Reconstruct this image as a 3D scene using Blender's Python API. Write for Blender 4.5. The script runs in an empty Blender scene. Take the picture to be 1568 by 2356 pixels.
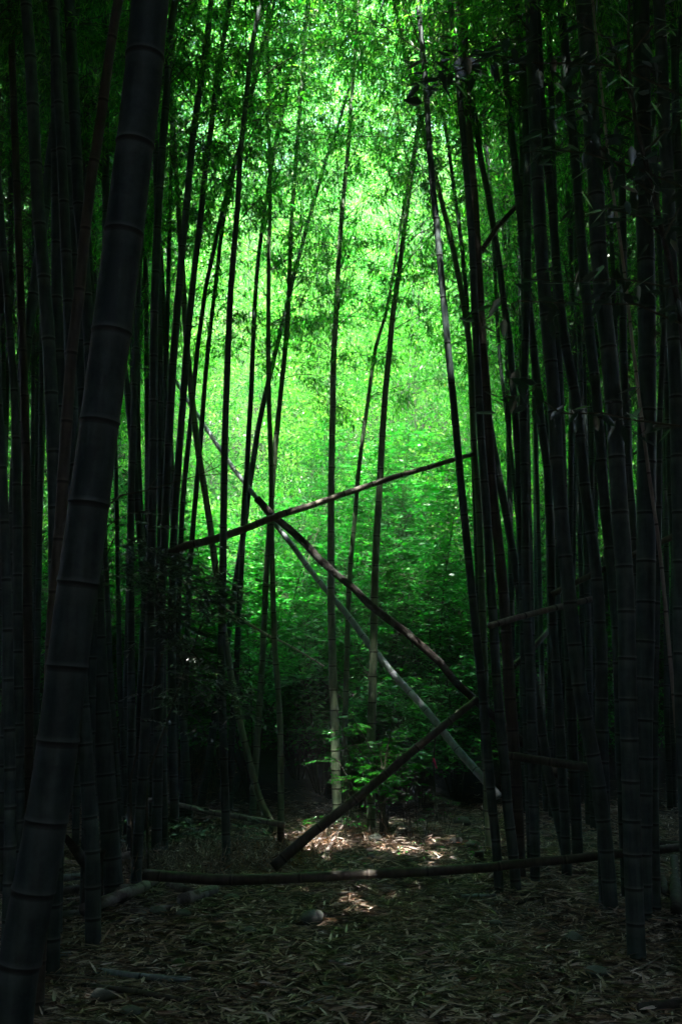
import bpy, math, random
import numpy as np
from mathutils import Vector, Matrix

# ---------------------------------------------------------------- camera, sky, sun, exposure
random.seed(7)
rng = np.random.default_rng(11)
sc = bpy.context.scene
COL = sc.collection
FD = 2290.6                       # focal length in units of the 1568 x 2356 view of the photo
PITCH = math.radians(9.9)
CAMH = 1.5
cam_d = bpy.data.cameras.new('camera')
cam_d.sensor_fit = 'VERTICAL'; cam_d.sensor_height = 36; cam_d.lens = 35
cam_d.clip_start = 0.05; cam_d.clip_end = 500
cam = bpy.data.objects.new('camera', cam_d); COL.objects.link(cam)
cam.location = (0, 0, CAMH); cam.rotation_euler = (math.pi/2 + PITCH, 0, 0)
sc.camera = cam

SUN_EL = math.radians(74); SUN_AZ = math.radians(182)       # azimuth from +Y (straight ahead) towards -X
world = bpy.data.worlds.new('World'); sc.world = world; world.use_nodes = True
wn = world.node_tree; wn.nodes.clear()
sky = wn.nodes.new('ShaderNodeTexSky'); sky.sky_type = 'NISHITA'; sky.sun_disc = False
sky.sun_elevation = SUN_EL; sky.sun_rotation = SUN_AZ
bg = wn.nodes.new('ShaderNodeBackground'); bg.inputs['Strength'].default_value = 0.13
wo = wn.nodes.new('ShaderNodeOutputWorld')
wn.links.new(sky.outputs[0], bg.inputs[0]); wn.links.new(bg.outputs[0], wo.inputs[0])
SUND = Vector((math.sin(SUN_AZ)*math.cos(SUN_EL), math.cos(SUN_AZ)*math.cos(SUN_EL), math.sin(SUN_EL)))
sl = bpy.data.lights.new('sun', 'SUN'); sl.energy = 5.0; sl.angle = math.radians(0.5); sl.color = (1, .96, .88)
so = bpy.data.objects.new('sun', sl); COL.objects.link(so)
so.rotation_euler = SUND.to_track_quat('Z', 'Y').to_euler()
sc.view_settings.view_transform = 'Standard'; sc.view_settings.look = 'None'
sc.view_settings.exposure = 4.42; sc.view_settings.gamma = 1
sc.render.engine = 'CYCLES'
cy = sc.cycles
cy.max_bounces = 7; cy.diffuse_bounces = 4; cy.glossy_bounces = 2; cy.transmission_bounces = 5
cy.volume_bounces = 0; cy.sample_clamp_indirect = 4; cy.caustics_reflective = False; cy.caustics_refractive = False
cy.sample_clamp_direct = 12
cy.use_denoising = True
try: cy.denoiser = 'OPENIMAGEDENOISE'
except Exception: pass

# ---------------------------------------------------------------- helpers
def U(x, y, Y):
    """point of the place seen at (x, y) of the photo, at distance Y ahead"""
    dx = (x-784)/FD; dy = (1178-y)/FD
    d = Vector((dx, math.cos(PITCH)-dy*math.sin(PITCH), math.sin(PITCH)+dy*math.cos(PITCH)))
    return Vector((0, 0, CAMH)) + d*(Y/d.y)

def scale_at(x, y, Y):
    dy = (1178-y)/FD
    return (Y/(math.cos(PITCH)-dy*math.sin(PITCH)))/FD       # metres per view unit

def sstep(t):
    t = np.clip(t, 0, 1); return t*t*(3-2*t)

def terrain(x, y):
    x = np.asarray(x, float); y = np.asarray(y, float)
    h = 0.035*np.sin(x*1.7+0.6)*np.cos(y*1.3) + 0.02*np.sin(x*4.1+y*2.7)
    s = np.clip(y-12.6, 0, None)
    front = np.where(s < 4, 0.11*s*s, 1.76+0.88*(s-4)) * np.where(y > 48, 1, 1)
    front = np.minimum(front, 27+0.02*s)
    front = front*(1+0.06*np.sin(x*.55+y*.3))
    side = np.clip(np.abs(x)-(6.0+0.42*np.clip(y, 0, None)), 0, None)  # unseen side banks, raised to block light from the horizon
    sd = np.minimum(0.75*side, 9+.05*side)
    back = np.clip(-3.5-y, 0, None)  # unseen bank behind the camera, raised to block light
    bk = np.minimum(0.8*back, 9+.05*back)
    return h + np.maximum(front, np.maximum(sd, bk))

def gz(x, y): return float(terrain(x, y))

def G(x, y):
    """ground point seen at (x, y)"""
    a, b = 2.0, 30.0
    for _ in range(40):
        m = (a+b)/2; p = U(x, y, m)
        if p.z > gz(p.x, p.y): a = m
        else: b = m
    return U(x, y, a)

def tag(o, label=None, cat=None, group=None, kind=None):
    if label: o['label'] = label
    if cat: o['category'] = cat
    if group: o['group'] = group
    if kind: o['kind'] = kind
    return o

def empty(name, loc=(0, 0, 0)):
    o = bpy.data.objects.new(name, None); o.empty_display_size = .2
    COL.objects.link(o); o.location = loc; return o

def raw_mesh(name, V, loops, sizes, mat, smooth=False, rnd=None, band=None, parent=None):
    me = bpy.data.meshes.new(name)
    V = np.asarray(V, np.float32); loops = np.asarray(loops, np.int32).ravel(); sizes = np.asarray(sizes, np.int32)
    me.vertices.add(len(V)); me.vertices.foreach_set('co', V.ravel())
    me.loops.add(len(loops)); me.loops.foreach_set('vertex_index', loops)
    me.polygons.add(len(sizes))
    st = np.zeros(len(sizes), np.int32); st[1:] = np.cumsum(sizes)[:-1]
    me.polygons.foreach_set('loop_start', st); me.polygons.foreach_set('loop_total', sizes)
    if smooth: me.polygons.foreach_set('use_smooth', np.ones(len(sizes), bool))
    me.update(calc_edges=True)
    if rnd is not None:
        a = me.attributes.new('rnd', 'FLOAT', 'FACE'); a.data.foreach_set('value', np.asarray(rnd, np.float32))
    if band is not None:
        a = me.attributes.new('band', 'FLOAT', 'POINT'); a.data.foreach_set('value', np.asarray(band, np.float32))
    me.materials.append(mat)
    o = bpy.data.objects.new(name, me); COL.objects.link(o)
    if parent: o.parent = parent; o.matrix_parent_inverse = Matrix.Translation(-parent.location)
    return o

def norm(a): return a/np.maximum(np.linalg.norm(a, axis=1, keepdims=True), 1e-9)

class Leaves:
    """collects leaf blades; simple = one kite, fine = folded blade of eight points"""
    def __init__(s): s.P, s.D, s.N, s.L, s.W, s.R = [], [], [], [], [], []
    def add(s, P, D, N, L, W, R=None):
        n = len(P); s.P.append(P); s.D.append(D); s.N.append(N)
        s.L.append(np.broadcast_to(L, n)); s.W.append(np.broadcast_to(W, n))
        s.R.append(rng.random(n) if R is None else R)
    def build(s, name, mat, fine=False, parent=None, cull=None, fold=.25, droop=.12):
        P = np.concatenate(s.P); D = norm(np.concatenate(s.D)); N = np.concatenate(s.N)
        L = np.concatenate(s.L)[:, None]; W = np.concatenate(s.W)[:, None]; R = np.concatenate(s.R)
        if cull is not None:
            k = cull(P); P, D, N, L, W, R = P[k], D[k], N[k], L[k], W[k], R[k]
        S = norm(np.cross(D, N)); N = np.cross(S, D)
        n = len(P); i0 = np.arange(n, dtype=np.int64)[:, None]
        if not fine:
            V = np.stack([P, P+D*L*.38+S*W*.5, P+D*L-N*L*droop, P+D*L*.38-S*W*.5], 1).reshape(-1, 3)
            return raw_mesh(name, V, i0*4+np.arange(4), np.full(n, 4), mat, rnd=R, parent=parent)
        a, b = .28, .66
        m1 = P+D*L*a-N*W*fold; m2 = P+D*L*b-N*W*fold-N*L*droop*.4
        V = np.stack([P, P+D*L*a+S*W*.48, P+D*L*a-S*W*.48, m1, P+D*L*b+S*W*.36-N*L*droop*.4, P+D*L*b-S*W*.36-N*L*droop*.4, m2,
                      P+D*L-N*L*droop], 1).reshape(-1, 3)
        F = np.array([0, 1, 3,  0, 3, 2,  1, 4, 6, 3,  3, 6, 5, 2,  4, 7, 6,  6, 7, 5])
        return raw_mesh(name, V, i0*8+F, np.tile([3, 3, 4, 4, 3, 3], n), mat, smooth=True, rnd=np.repeat(R, 6), parent=parent)

def build_foliage(name, tw, lv, m_tw, m_lv, parent=None, fine=False, **kw):
    """leaves and the twigs that carry them as one crown mesh with two materials"""
    o = lv.build(name, m_lv, fine=fine, parent=parent, **kw)
    if not tw.A: return o
    t = tw.build('tw', m_tw); a, b = o.data, t.data
    def grab(me):
        V = np.empty(len(me.vertices)*3, np.float32); me.vertices.foreach_get('co', V)
        Lp = np.empty(len(me.loops), np.int32); me.loops.foreach_get('vertex_index', Lp)
        S = np.empty(len(me.polygons), np.int32); me.polygons.foreach_get('loop_total', S)
        return V.reshape(-1, 3), Lp, S
    V1, L1, S1 = grab(a); V2, L2, S2 = grab(b)
    r = np.empty(len(S1), np.float32); a.attributes['rnd'].data.foreach_get('value', r)
    COL.objects.unlink(o); COL.objects.unlink(t); bpy.data.objects.remove(o); bpy.data.objects.remove(t); bpy.data.meshes.remove(a); bpy.data.meshes.remove(b)
    o = raw_mesh(name, np.concatenate([V1, V2]), np.concatenate([L1, L2+len(V1)]), np.concatenate([S1, S2]), m_lv, smooth=fine,
                 rnd=np.concatenate([r, np.full(len(S2), .5)]), parent=parent)
    o.data.materials.append(m_tw)
    o.data.polygons.foreach_set('material_index', np.concatenate([np.zeros(len(S1), np.int32), np.ones(len(S2), np.int32)]))
    return o

def rand_dirs(n, zbias=0.0, flat=1.0):
    d = rng.normal(size=(n, 3)); d[:, 2] = d[:, 2]*flat+zbias
    return norm(d)

class Twigs:
    """thin three-sided twigs between pairs of points"""
    def __init__(s): s.A, s.B, s.r = [], [], []
    def add(s, A, B, r): s.A.append(A); s.B.append(B); s.r.append(np.broadcast_to(r, len(A)))
    def line(s, pts, r0, r1):
        p = np.array([list(q) for q in pts], float); n = len(p)-1
        s.add(p[:-1], p[1:], np.linspace(r0, r1, n))
    def build(s, name, mat, parent=None):
        A = np.concatenate(s.A); B = np.concatenate(s.B); r = np.concatenate(s.r)[:, None]
        T = norm(B-A); X = norm(np.cross(T, np.array([.31, .42, .85]))); Y = np.cross(T, X)
        n = len(A); ring = []
        for Q in (A, B):
            for k in range(4):
                an = k*math.pi/2; ring.append(Q+(X*math.cos(an)+Y*math.sin(an))*r)
        V = np.stack(ring, 1).reshape(-1, 3)
        F = np.array([[0, 1, 5, 4], [1, 2, 6, 5], [2, 3, 7, 6], [3, 0, 4, 7]]).ravel()
        return raw_mesh(name, V, np.arange(n)[:, None]*8+F, np.full(n*4, 4), mat, smooth=True, parent=parent)

# ---------------------------------------------------------------- materials
def mat_new(name):
    m = bpy.data.materials.new(name); m.use_nodes = True; nt = m.node_tree; nt.nodes.clear()
    return m, nt, nt.nodes, nt.links

def ramp(nodes, stops):
    r = nodes.new('ShaderNodeValToRGB'); e = r.color_ramp.elements
    while len(e) < len(stops): e.new(.5)
    for el, (p, c) in zip(e, stops): el.position = p; el.color = (*c, 1)
    return r

def leaf_material(name, stops, trans=.5, gloss=.08, rough=.35, tmul=(1.2, 1.6, .5)):
    m, nt, N, L = mat_new(name)
    at = N.new('ShaderNodeAttribute'); at.attribute_name = 'rnd'
    r = ramp(N, stops); L.new(at.outputs['Fac'], r.inputs[0])
    di = N.new('ShaderNodeBsdfDiffuse'); tr = N.new('ShaderNodeBsdfTranslucent'); mx = N.new('ShaderNodeMixShader')
    L.new(r.outputs[0], di.inputs[0])
    mu = N.new('ShaderNodeMix'); mu.data_type = 'RGBA'; mu.blend_type = 'MULTIPLY'; mu.inputs['Factor'].default_value = 1
    mu.clamp_result = True
    L.new(r.outputs[0], mu.inputs['A']); mu.inputs['B'].default_value = (*tmul, 1)
    L.new(mu.outputs['Result'], tr.inputs[0])
    mx.inputs[0].default_value = trans; L.new(di.outputs[0], mx.inputs[1]); L.new(tr.outputs[0], mx.inputs[2])
    gl = N.new('ShaderNodeBsdfGlossy'); gl.inputs['Roughness'].default_value = rough
    m2 = N.new('ShaderNodeMixShader'); lw = N.new('ShaderNodeLayerWeight'); lw.inputs['Blend'].default_value = .35
    ma = N.new('ShaderNodeMath'); ma.operation = 'MULTIPLY_ADD'
    ma.inputs[1].default_value = gloss*1.6; ma.inputs[2].default_value = gloss*.5
    L.new(lw.outputs['Fresnel'], ma.inputs[0]); L.new(ma.outputs[0], m2.inputs[0])
    L.new(mx.outputs[0], m2.inputs[1]); L.new(gl.outputs[0], m2.inputs[2])
    o = N.new('ShaderNodeOutputMaterial'); L.new(m2.outputs[0], o.inputs[0])
    return m

def cane_material(name, c1, c2, dark, bloom, rough=.58, scale=9.0, spec=.32):
    """cane skin: long faint streaks, blotches, dark node scars with pale bloom under them"""
    m, nt, N, L = mat_new(name)
    tc = N.new('ShaderNodeTexCoord'); oi = N.new('ShaderNodeObjectInfo')
    mp = N.new('ShaderNodeMapping'); mp.inputs['Scale'].default_value = (scale*4, scale*4, scale*.35)
    L.new(tc.outputs['Object'], mp.inputs[0])
    n1 = N.new('ShaderNodeTexNoise'); n1.inputs['Scale'].default_value = 1; n1.inputs['Detail'].default_value = 5
    L.new(mp.outputs[0], n1.inputs['Vector'])
    n2 = N.new('ShaderNodeTexNoise'); n2.inputs['Scale'].default_value = 14; n2.inputs['Detail'].default_value = 6; n2.inputs['Roughness'].default_value = .7
    L.new(tc.outputs['Object'], n2.inputs['Vector'])
    ad = N.new('ShaderNodeMath'); ad.operation = 'ADD'; L.new(n1.outputs[0], ad.inputs[0]); L.new(n2.outputs[0], ad.inputs[1])
    sb = N.new('ShaderNodeMath'); sb.operation = 'MULTIPLY_ADD'; sb.inputs[1].default_value = 2.6; sb.inputs[2].default_value = -2.45
    L.new(ad.outputs[0], sb.inputs[0])
    ri = N.new('ShaderNodeMath'); ri.operation = 'MULTIPLY_ADD'; ri.inputs[1].default_value = .5; L.new(oi.outputs['Random'], ri.inputs[0]); L.new(sb.outputs[0], ri.inputs[2])
    cr = ramp(N, [(0.0, c1), (1.0, c2)]); L.new(ri.outputs[0], cr.inputs[0])
    at = N.new('ShaderNodeAttribute'); at.attribute_name = 'band'
    # band: -1 .. 0 pale bloom, 0 .. 1 dark scar
    mb = N.new('ShaderNodeMath'); mb.operation = 'MULTIPLY'; mb.use_clamp = True; mb.inputs[1].default_value = -.45; L.new(at.outputs['Fac'], mb.inputs[0])
    md = N.new('ShaderNodeMath'); md.operation = 'MULTIPLY'; md.use_clamp = True; md.inputs[1].default_value = .95; L.new(at.outputs['Fac'], md.inputs[0])
    x1 = N.new('ShaderNodeMix'); x1.data_type = 'RGBA'; L.new(mb.outputs[0], x1.inputs['Factor']); L.new(cr.outputs[0], x1.inputs['A']); x1.inputs['B'].default_value = (*bloom, 1)
    x2 = N.new('ShaderNodeMix'); x2.data_type = 'RGBA'; L.new(md.outputs[0], x2.inputs['Factor']); L.new(x1.outputs['Result'], x2.inputs['A']); x2.inputs['B'].default_value = (*dark, 1)
    bs = N.new('ShaderNodeBsdfPrincipled'); bs.inputs['Roughness'].default_value = rough; bs.inputs['Specular IOR Level'].default_value = spec
    L.new(x2.outputs['Result'], bs.inputs['Base Color'])
    bu = N.new('ShaderNodeBump'); bu.inputs['Strength'].default_value = .35; bu.inputs['Distance'].default_value = .004
    L.new(ad.outputs[0], bu.inputs['Height']); L.new(bu.outputs[0], bs.inputs['Normal'])
    o = N.new('ShaderNodeOutputMaterial'); L.new(bs.outputs[0], o.inputs[0])
    return m

def rough_material(name, c1, c2, scale=6, rough=.9, bump=.6, moss=None, stretch=(1, 1, 1), dist=.03):
    m, nt, N, L = mat_new(name)
    tc = N.new('ShaderNodeTexCoord'); mp = N.new('ShaderNodeMapping'); mp.inputs['Scale'].default_value = stretch
    L.new(tc.outputs['Object'], mp.inputs[0])
    n = N.new('ShaderNodeTexNoise'); n.inputs['Scale'].default_value = scale; n.inputs['Detail'].default_value = 9; n.inputs['Roughness'].default_value = .65
    L.new(mp.outputs[0], n.inputs['Vector'])
    cr = ramp(N, [(.35, c1), (.65, c2)]); L.new(n.outputs[0], cr.inputs[0]); out = cr.outputs[0]
    if moss:
        n2 = N.new('ShaderNodeTexNoise'); n2.inputs['Scale'].default_value = scale*.5; n2.inputs['Detail'].default_value = 6
        L.new(tc.outputs['Object'], n2.inputs['Vector'])
        r2 = ramp(N, [(.52, (0, 0, 0)), (.6, (1, 1, 1))]); L.new(n2.outputs[0], r2.inputs[0])
        x = N.new('ShaderNodeMix'); x.data_type = 'RGBA'; L.new(r2.outputs[0], x.inputs['Factor']); L.new(out, x.inputs['A']); x.inputs['B'].default_value = (*moss, 1)
        out = x.outputs['Result']
    bs = N.new('ShaderNodeBsdfPrincipled'); bs.inputs['Roughness'].default_value = rough; L.new(out, bs.inputs['Base Color'])
    bu = N.new('ShaderNodeBump'); bu.inputs['Strength'].default_value = bump; bu.inputs['Distance'].default_value = dist
    L.new(n.outputs[0], bu.inputs['Height']); L.new(bu.outputs[0], bs.inputs['Normal'])
    o = N.new('ShaderNodeOutputMaterial'); L.new(bs.outputs[0], o.inputs[0])
    return m

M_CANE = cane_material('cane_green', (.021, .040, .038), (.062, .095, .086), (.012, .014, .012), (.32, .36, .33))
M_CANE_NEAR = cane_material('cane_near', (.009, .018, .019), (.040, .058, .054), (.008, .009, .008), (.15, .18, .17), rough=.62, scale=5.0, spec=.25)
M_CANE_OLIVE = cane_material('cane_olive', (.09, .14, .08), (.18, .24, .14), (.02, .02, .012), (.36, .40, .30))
M_CANE_BROWN = cane_material('cane_brown', (.034, .029, .022), (.082, .070, .054), (.02, .012, .01), (.22, .18, .15), rough=.6)
M_DEAD = cane_material('dead_cane', (.075, .067, .053), (.17, .15, .115), (.025, .02, .015), (.3, .27, .23), rough=.65)
M_DEADDULL = cane_material('dull_pink_cane', (.17, .135, .125), (.32, .26, .245), (.04, .03, .03), (.35, .32, .3), rough=.6)
M_DEADPINK = cane_material('bleached_cane', (.32, .24, .22), (.5, .40, .37), (.08, .05, .05), (.5, .45, .42), rough=.55)
M_DEADGREY = cane_material('grey_cane', (.16, .19, .21), (.30, .34, .37), (.03, .03, .035), (.4, .42, .45), rough=.4)
M_BARK = rough_material('dark_bark', (.014, .011, .009), (.045, .037, .031), 18, stretch=(1, 1, 1), moss=(.06, .065, .055))
M_OLDLOG = rough_material('weathered_log', (.09, .072, .07), (.24, .205, .20), 14, moss=(.36, .35, .33))
M_TWIG = rough_material('twig', (.05, .05, .035), (.10, .09, .06), 30)
M_TWIG_PALE = rough_material('twig_pale', (.15, .13, .10), (.28, .25, .20), 30)
M_GROUND = rough_material('soil', (.012, .009, .007), (.045, .033, .025), 5, bump=1.0)
M_ROCK = rough_material('rock', (.06, .068, .064), (.17, .18, .165), 7, rough=.8, bump=.8, moss=(.06, .09, .03))
M_LEAF = leaf_material('bamboo_leaf', [(0, (.003, .09, .016)), (.25, (.012, .18, .018)), (.5, (.045, .29, .02)), (.8, (.15, .43, .035)), (.94, (.26, .50, .10)), (.995, (.42, .60, .24)), (1, (.4, .28, .03))], trans=.55, gloss=.045, rough=.45, tmul=(1.2, 1.7, .8))  # palest tones paint whitish glints into the leaf colour
M_CANOPY = leaf_material('canopy_leaf', [(0, (.01, .05, .01)), (1, (.02, .08, .015))], trans=.12, gloss=.05, tmul=(.8, 1.1, .4))  # darker, less translucent than the bamboo leaves to hold light out of the grove
M_BROAD = leaf_material('broad_leaf', [(0, (.008, .17, .035)), (.6, (.016, .27, .03)), (1, (.07, .38, .015))], trans=.5, gloss=.09, rough=.42, tmul=(.8, 1.6, .5))
M_SAPL = leaf_material('sapling_leaf', [(0, (.03, .22, .02)), (1, (.05, .36, .02))], trans=.5, gloss=.2, rough=.25, tmul=(.7, 1.6, .4))
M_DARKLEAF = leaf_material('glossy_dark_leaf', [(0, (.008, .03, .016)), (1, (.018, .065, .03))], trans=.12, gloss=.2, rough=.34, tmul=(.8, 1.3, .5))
M_LITTER = leaf_material('litter_leaf', [(0, (.06, .03, .015)), (.35, (.17, .09, .05)), (.6, (.38, .26, .18)), (.85, (.60, .48, .40)), (.95, (.72, .62, .57)), (1, (.34, .12, .03))], trans=.2, gloss=.12, rough=.45, tmul=(1, .9, .7))
M_DRY = leaf_material('dry_grass', [(0, (.10, .05, .02)), (.5, (.30, .15, .06)), (1, (.5, .38, .27))], trans=.35, gloss=.08, tmul=(1.2, .9, .6))

def plain_material(name, col, rough=.5):
    m, nt, N, L = mat_new(name)
    n = N.new('ShaderNodeTexNoise'); n.inputs['Scale'].default_value = 40
    cr = ramp(N, [(0, tuple(c*.85 for c in col)), (1, col)]); L.new(n.outputs[0], cr.inputs[0])
    bs = N.new('ShaderNodeBsdfPrincipled'); bs.inputs['Roughness'].default_value = rough; L.new(cr.outputs[0], bs.inputs['Base Color'])
    o = N.new('ShaderNodeOutputMaterial'); L.new(bs.outputs[0], o.inputs[0]); return m

# ---------------------------------------------------------------- ground sheet
def build_ground():
    xs = np.concatenate([np.arange(-90, -12, 3.), np.arange(-12, 12, .22), np.arange(12, 91, 3.)])
    ys = np.concatenate([np.arange(-60, -6, 3.), np.arange(-6, 22, .22), np.arange(22, 131, 2.)])
    X, Y = np.meshgrid(xs, ys); Z = terrain(X, Y)
    V = np.stack([X, Y, Z], -1).reshape(-1, 3); nx, ny = len(xs), len(ys)
    i = (np.arange(ny-1)[:, None]*nx+np.arange(nx-1)[None]).ravel()
    F = np.stack([i, i+1, i+1+nx, i+nx], 1)
    o = raw_mesh('ground', V, F, np.full(len(F), 4), M_GROUND, smooth=True); o['kind'] = 'structure'
build_ground()

# ---------------------------------------------------------------- canes
def resample(P, W, step):
    """Catmull-Rom through P, even steps"""
    P = [Vector(p) for p in P]
    Q = [P[0]*2-P[1]]+P+[P[-1]*2-P[-2]]
    pts, ws = [], []
    for i in range(1, len(Q)-2):
        a, b, c, d = Q[i-1], Q[i], Q[i+1], Q[i+2]
        for k in range(8):
            t = k/8
            pts.append(.5*((2*b)+(c-a)*t+(2*a-5*b+4*c-d)*t*t+(3*b-a-3*c+d)*t**3)); ws.append(W[i-1]*(1-t)+W[i]*t)
    pts.append(P[-1]); ws.append(W[-1])
    A = np.array([list(p) for p in pts]); seg = np.linalg.norm(np.diff(A, axis=0), axis=1); s = np.concatenate([[0], np.cumsum(seg)])
    return A, np.array(ws), s

def cane_mesh(name, P, R, mat, parent=None, node0=.16, node1=.36, sides=12, nodes=True, caps=True, start=None, ridge=.055, wobble=.0):
    """P base to tip; a closed tube with node rings"""
    A, W, s = resample(P, R, .1); Ltot = s[-1]
    st = []                        # (arc position, radius factor, band)
    pos = random.uniform(.03, .15) if start is None else start
    st.append((0, 1, 0))
    i = 0
    while nodes and pos < Ltot-.05:
        sp = node0+(node1-node0)*min(1, pos/3.0)
        st += [(pos-.07, 1.0, 0), (pos-.018, 1.0, -.35), (pos-.0105, .988, .9), (pos-.003, .985, 1), (pos, 1+ridge*.7, .5), (pos+.003, 1+ridge, -.9), (pos+.007, 1+ridge*.9, -.5), (pos+.018, 1.005, 0)]
        pos += sp*random.uniform(.9, 1.1)
    if not nodes:
        k = .25
        while k < Ltot: st.append((k, 1+random.uniform(-wobble, wobble), 0)); k += .22
    st = [q for q in st if 0 <= q[0] <= Ltot]; st.append((Ltot, 1, 0)); st.sort(key=lambda q: q[0])
    st = np.array(st)
    C = np.stack([np.interp(st[:, 0], s, A[:, k]) for k in range(3)], 1)
    rr = np.interp(st[:, 0], s, W)*st[:, 1]*(1+.012*np.sin(st[:, 0]*7.3+W[0]*900))
    C2 = np.stack([np.interp(st[:, 0]+.02, s, A[:, k]) - np.interp(st[:, 0]-.02, s, A[:, k]) for k in range(3)], 1); T = norm(C2)
    ref = np.array([0, 1, 0.]) if abs(T[0][1]) < .8 else np.array([1., 0, 0])
    X = norm(np.cross(T, ref)); Y = np.cross(T, X)
    an = np.arange(sides)*2*math.pi/sides
    V = (C[:, None]+(X[:, None]*np.cos(an)[None, :, None]+Y[:, None]*np.sin(an)[None, :, None])*rr[:, None, None]).reshape(-1, 3)
    n = len(st); b = np.repeat(st[:, 2], sides)
    i = np.arange(n-1)[:, None]*sides; j = np.arange(sides)[None]; j2 = (j+1) % sides
    F = np.stack([i+j, i+j2, i+sides+j2, i+sides+j], -1).reshape(-1, 4)
    loops = list(F.ravel()); sizes = [4]*len(F)
    if caps:
        loops += list(range(sides-1, -1, -1)); sizes.append(sides)
        loops += list(range((n-1)*sides, n*sides)); sizes.append(sides)
    o = raw_mesh(name, V, loops, sizes, mat, smooth=True, band=b, parent=parent)
    return o, A, W, s, st

def crown(parent, A, s, z0, dens=1.0, spread=1.6, leaf=.085, maxz=14.5, side_bias=None):
    """branches from the nodes above z0 with drooping leaf sprays; two children: branches, foliage"""
    zs = A[:, 2]; tot = s[-1]
    ks = []; a = np.interp(z0, zs, s) if zs[-1] > z0 else tot*.9
    while a < tot-.05: ks.append(a); a += .34
    if not ks: return
    tw = Twigs(); lv = Leaves()
    ph = random.random()*6.28
    for n_, a in enumerate(ks):
        base = np.array([np.interp(a, s, A[:, k]) for k in range(3)])
        if base[2] > maxz: break
        f = (a-ks[0])/max(.1, tot-ks[0])
        ln = spread*(.75+.5*math.sin(math.pi*min(1, f+.18)))*random.uniform(.7, 1.15)
        if n_ == 0: ln *= .7
        ph += math.pi+random.uniform(-.5, .5)
        for br in range(2):
            az = ph+(br*.9 if br else 0)+random.uniform(-.2, .2); el = random.uniform(.35, .9)
            d = np.array([math.cos(az)*math.cos(el), math.sin(az)*math.cos(el), math.sin(el)])
            l = ln*(1 if br == 0 else .65)
            p = [base]; dd = d.copy()
            for q in range(4):
                p.append(p[-1]+dd*l/4); dd = dd+np.array([0, 0, -.18]); dd /= np.linalg.norm(dd)
            tw.line(p, .0055, .0022)
            # twigs
            m = int(9*dens)+2
            t = rng.uniform(.25, 1, m)*4; fi = np.minimum(t.astype(int), 3); fr = (t-fi)[:, None]; pp = np.array(p)
            S = pp[fi]*(1-fr)+pp[fi+1]*fr
            td = norm(dd[None]*.6+rand_dirs(m)*.9+np.array([0, 0, -.15])); tl = rng.uniform(.15, .42, m)[:, None]
            E = S+td*tl; tw.add(S, E, .0012)
            k = int(15*dens)+5
            idx = np.repeat(np.arange(m), k); u = rng.uniform(.25, 1.05, len(idx))[:, None]
            LP = S[idx]+td[idx]*tl[idx]*u+rng.normal(0, .025, (len(idx), 3))
            LD = norm(td[idx]*.7+rng.normal(0, .55, (len(idx), 3))+np.array([0, 0, -.45]))
            LN = norm(rng.normal(0, .55, (len(idx), 3))+np.array([0, 0, 1.]))
            lv.add(LP, LD, LN, rng.uniform(.65, 1.15, len(idx))*leaf, rng.uniform(.8, 1.2, len(idx))*leaf*.17)
    build_foliage('foliage', tw, lv, M_TWIG, M_LEAF, parent)

def sungap(P):
    """openings cut through the leaves to let sun onto the litter and left bush"""
    t = P[:, 2]/SUND.z; gx = P[:, 0]-SUND.x*t; gy = P[:, 1]-SUND.y*t
    e = ((gx-.65)/1.55)**2+((gy-10.45)/1.6)**2+.25*np.sin(gx*5.1+1)*np.cos(gy*4.3)  # main opening, cut to put sun on the clearing litter
    inside = (e < 1) & (P[:, 2] > 2.2)
    e2 = ((gx-.2)/.75)**2+((gy-7.5)/.6)**2
    e3 = ((gx+1.4)/.38)**2+((gy-8.0)/.5)**2  # small opening added to bring glints onto the left bush
    inside |= (e3 < 1) & (P[:, 2] > 2.6) & (rng.random(len(P)) < .78)
    return ~((inside & (rng.random(len(P)) < .91)) | ((e2 < 1) & (P[:, 2] > 2.2) & (rng.random(len(P)) < .5)))
SUNGAP = sungap

N_CANES = []
def bamboo(label, pts, w0, w1, Y=None, baseY=None, mat=M_CANE, top=11.5, crown_z=None, dens=1.0, lean=0.0, node1=.36, sides=12, group='bamboo canes of the grove', hang=None, name='bamboo'):
    """pts: (x, y) of the photo from the top of the cane down; w0, w1 widths there; baseY: y where it meets the ground"""
    if Y is None:
        if baseY is not None: Y = G(pts[-1][0], baseY).y
        else: Y = .092*FD/w1
    y0, y1 = pts[0][1], pts[-1][1]
    P, R = [], []
    for (x, y) in pts:
        f = (y-y0)/(y1-y0); q = U(x, y, Y+lean*(1-f)); P.append(q); R.append(.5*(w0+(w1-w0)*f)*scale_at(x, y, Y))
    P = P[::-1]; R = R[::-1]     # base to top
    # down to the ground
    d = (P[0]-P[1]); d.normalize()
    if d.z > -.3: d = Vector((d.x, d.y, -.8)).normalized()
    d = (d+Vector((0, 0, -1.2))).normalized()
    g = gz(P[0].x, P[0].y)-.05
    if P[0].z > g+.03:
        t = (P[0].z-g)/-d.z; P.insert(0, P[0]+d*t); R.insert(0, R[0]*1.03)
        if t > 1.2: P.insert(1, P[0]*.5+P[1]*.5+Vector((0, 0, 0))); R.insert(1, R[0])
    # up to the tip
    d = (P[-1]-P[-2]).normalized(); r = R[-1]; rb = R[0]
    while P[-1].z < top:
        P.append(P[-1]+d*1.2); r = max(r-.0032, .008); R.append(r)
        d = (d+Vector((d.x*.06, -.01, -.02))).normalized()
    root = empty(name, P[0]); tag(root, label, 'bamboo', group)
    o, A, W, s, st = cane_mesh('cane', P, R, mat, root, sides=sides, node1=node1)
    cz = crown_z if crown_z is not None else 6.5
    crown(root, A, s, cz, dens)
    return root

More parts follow.
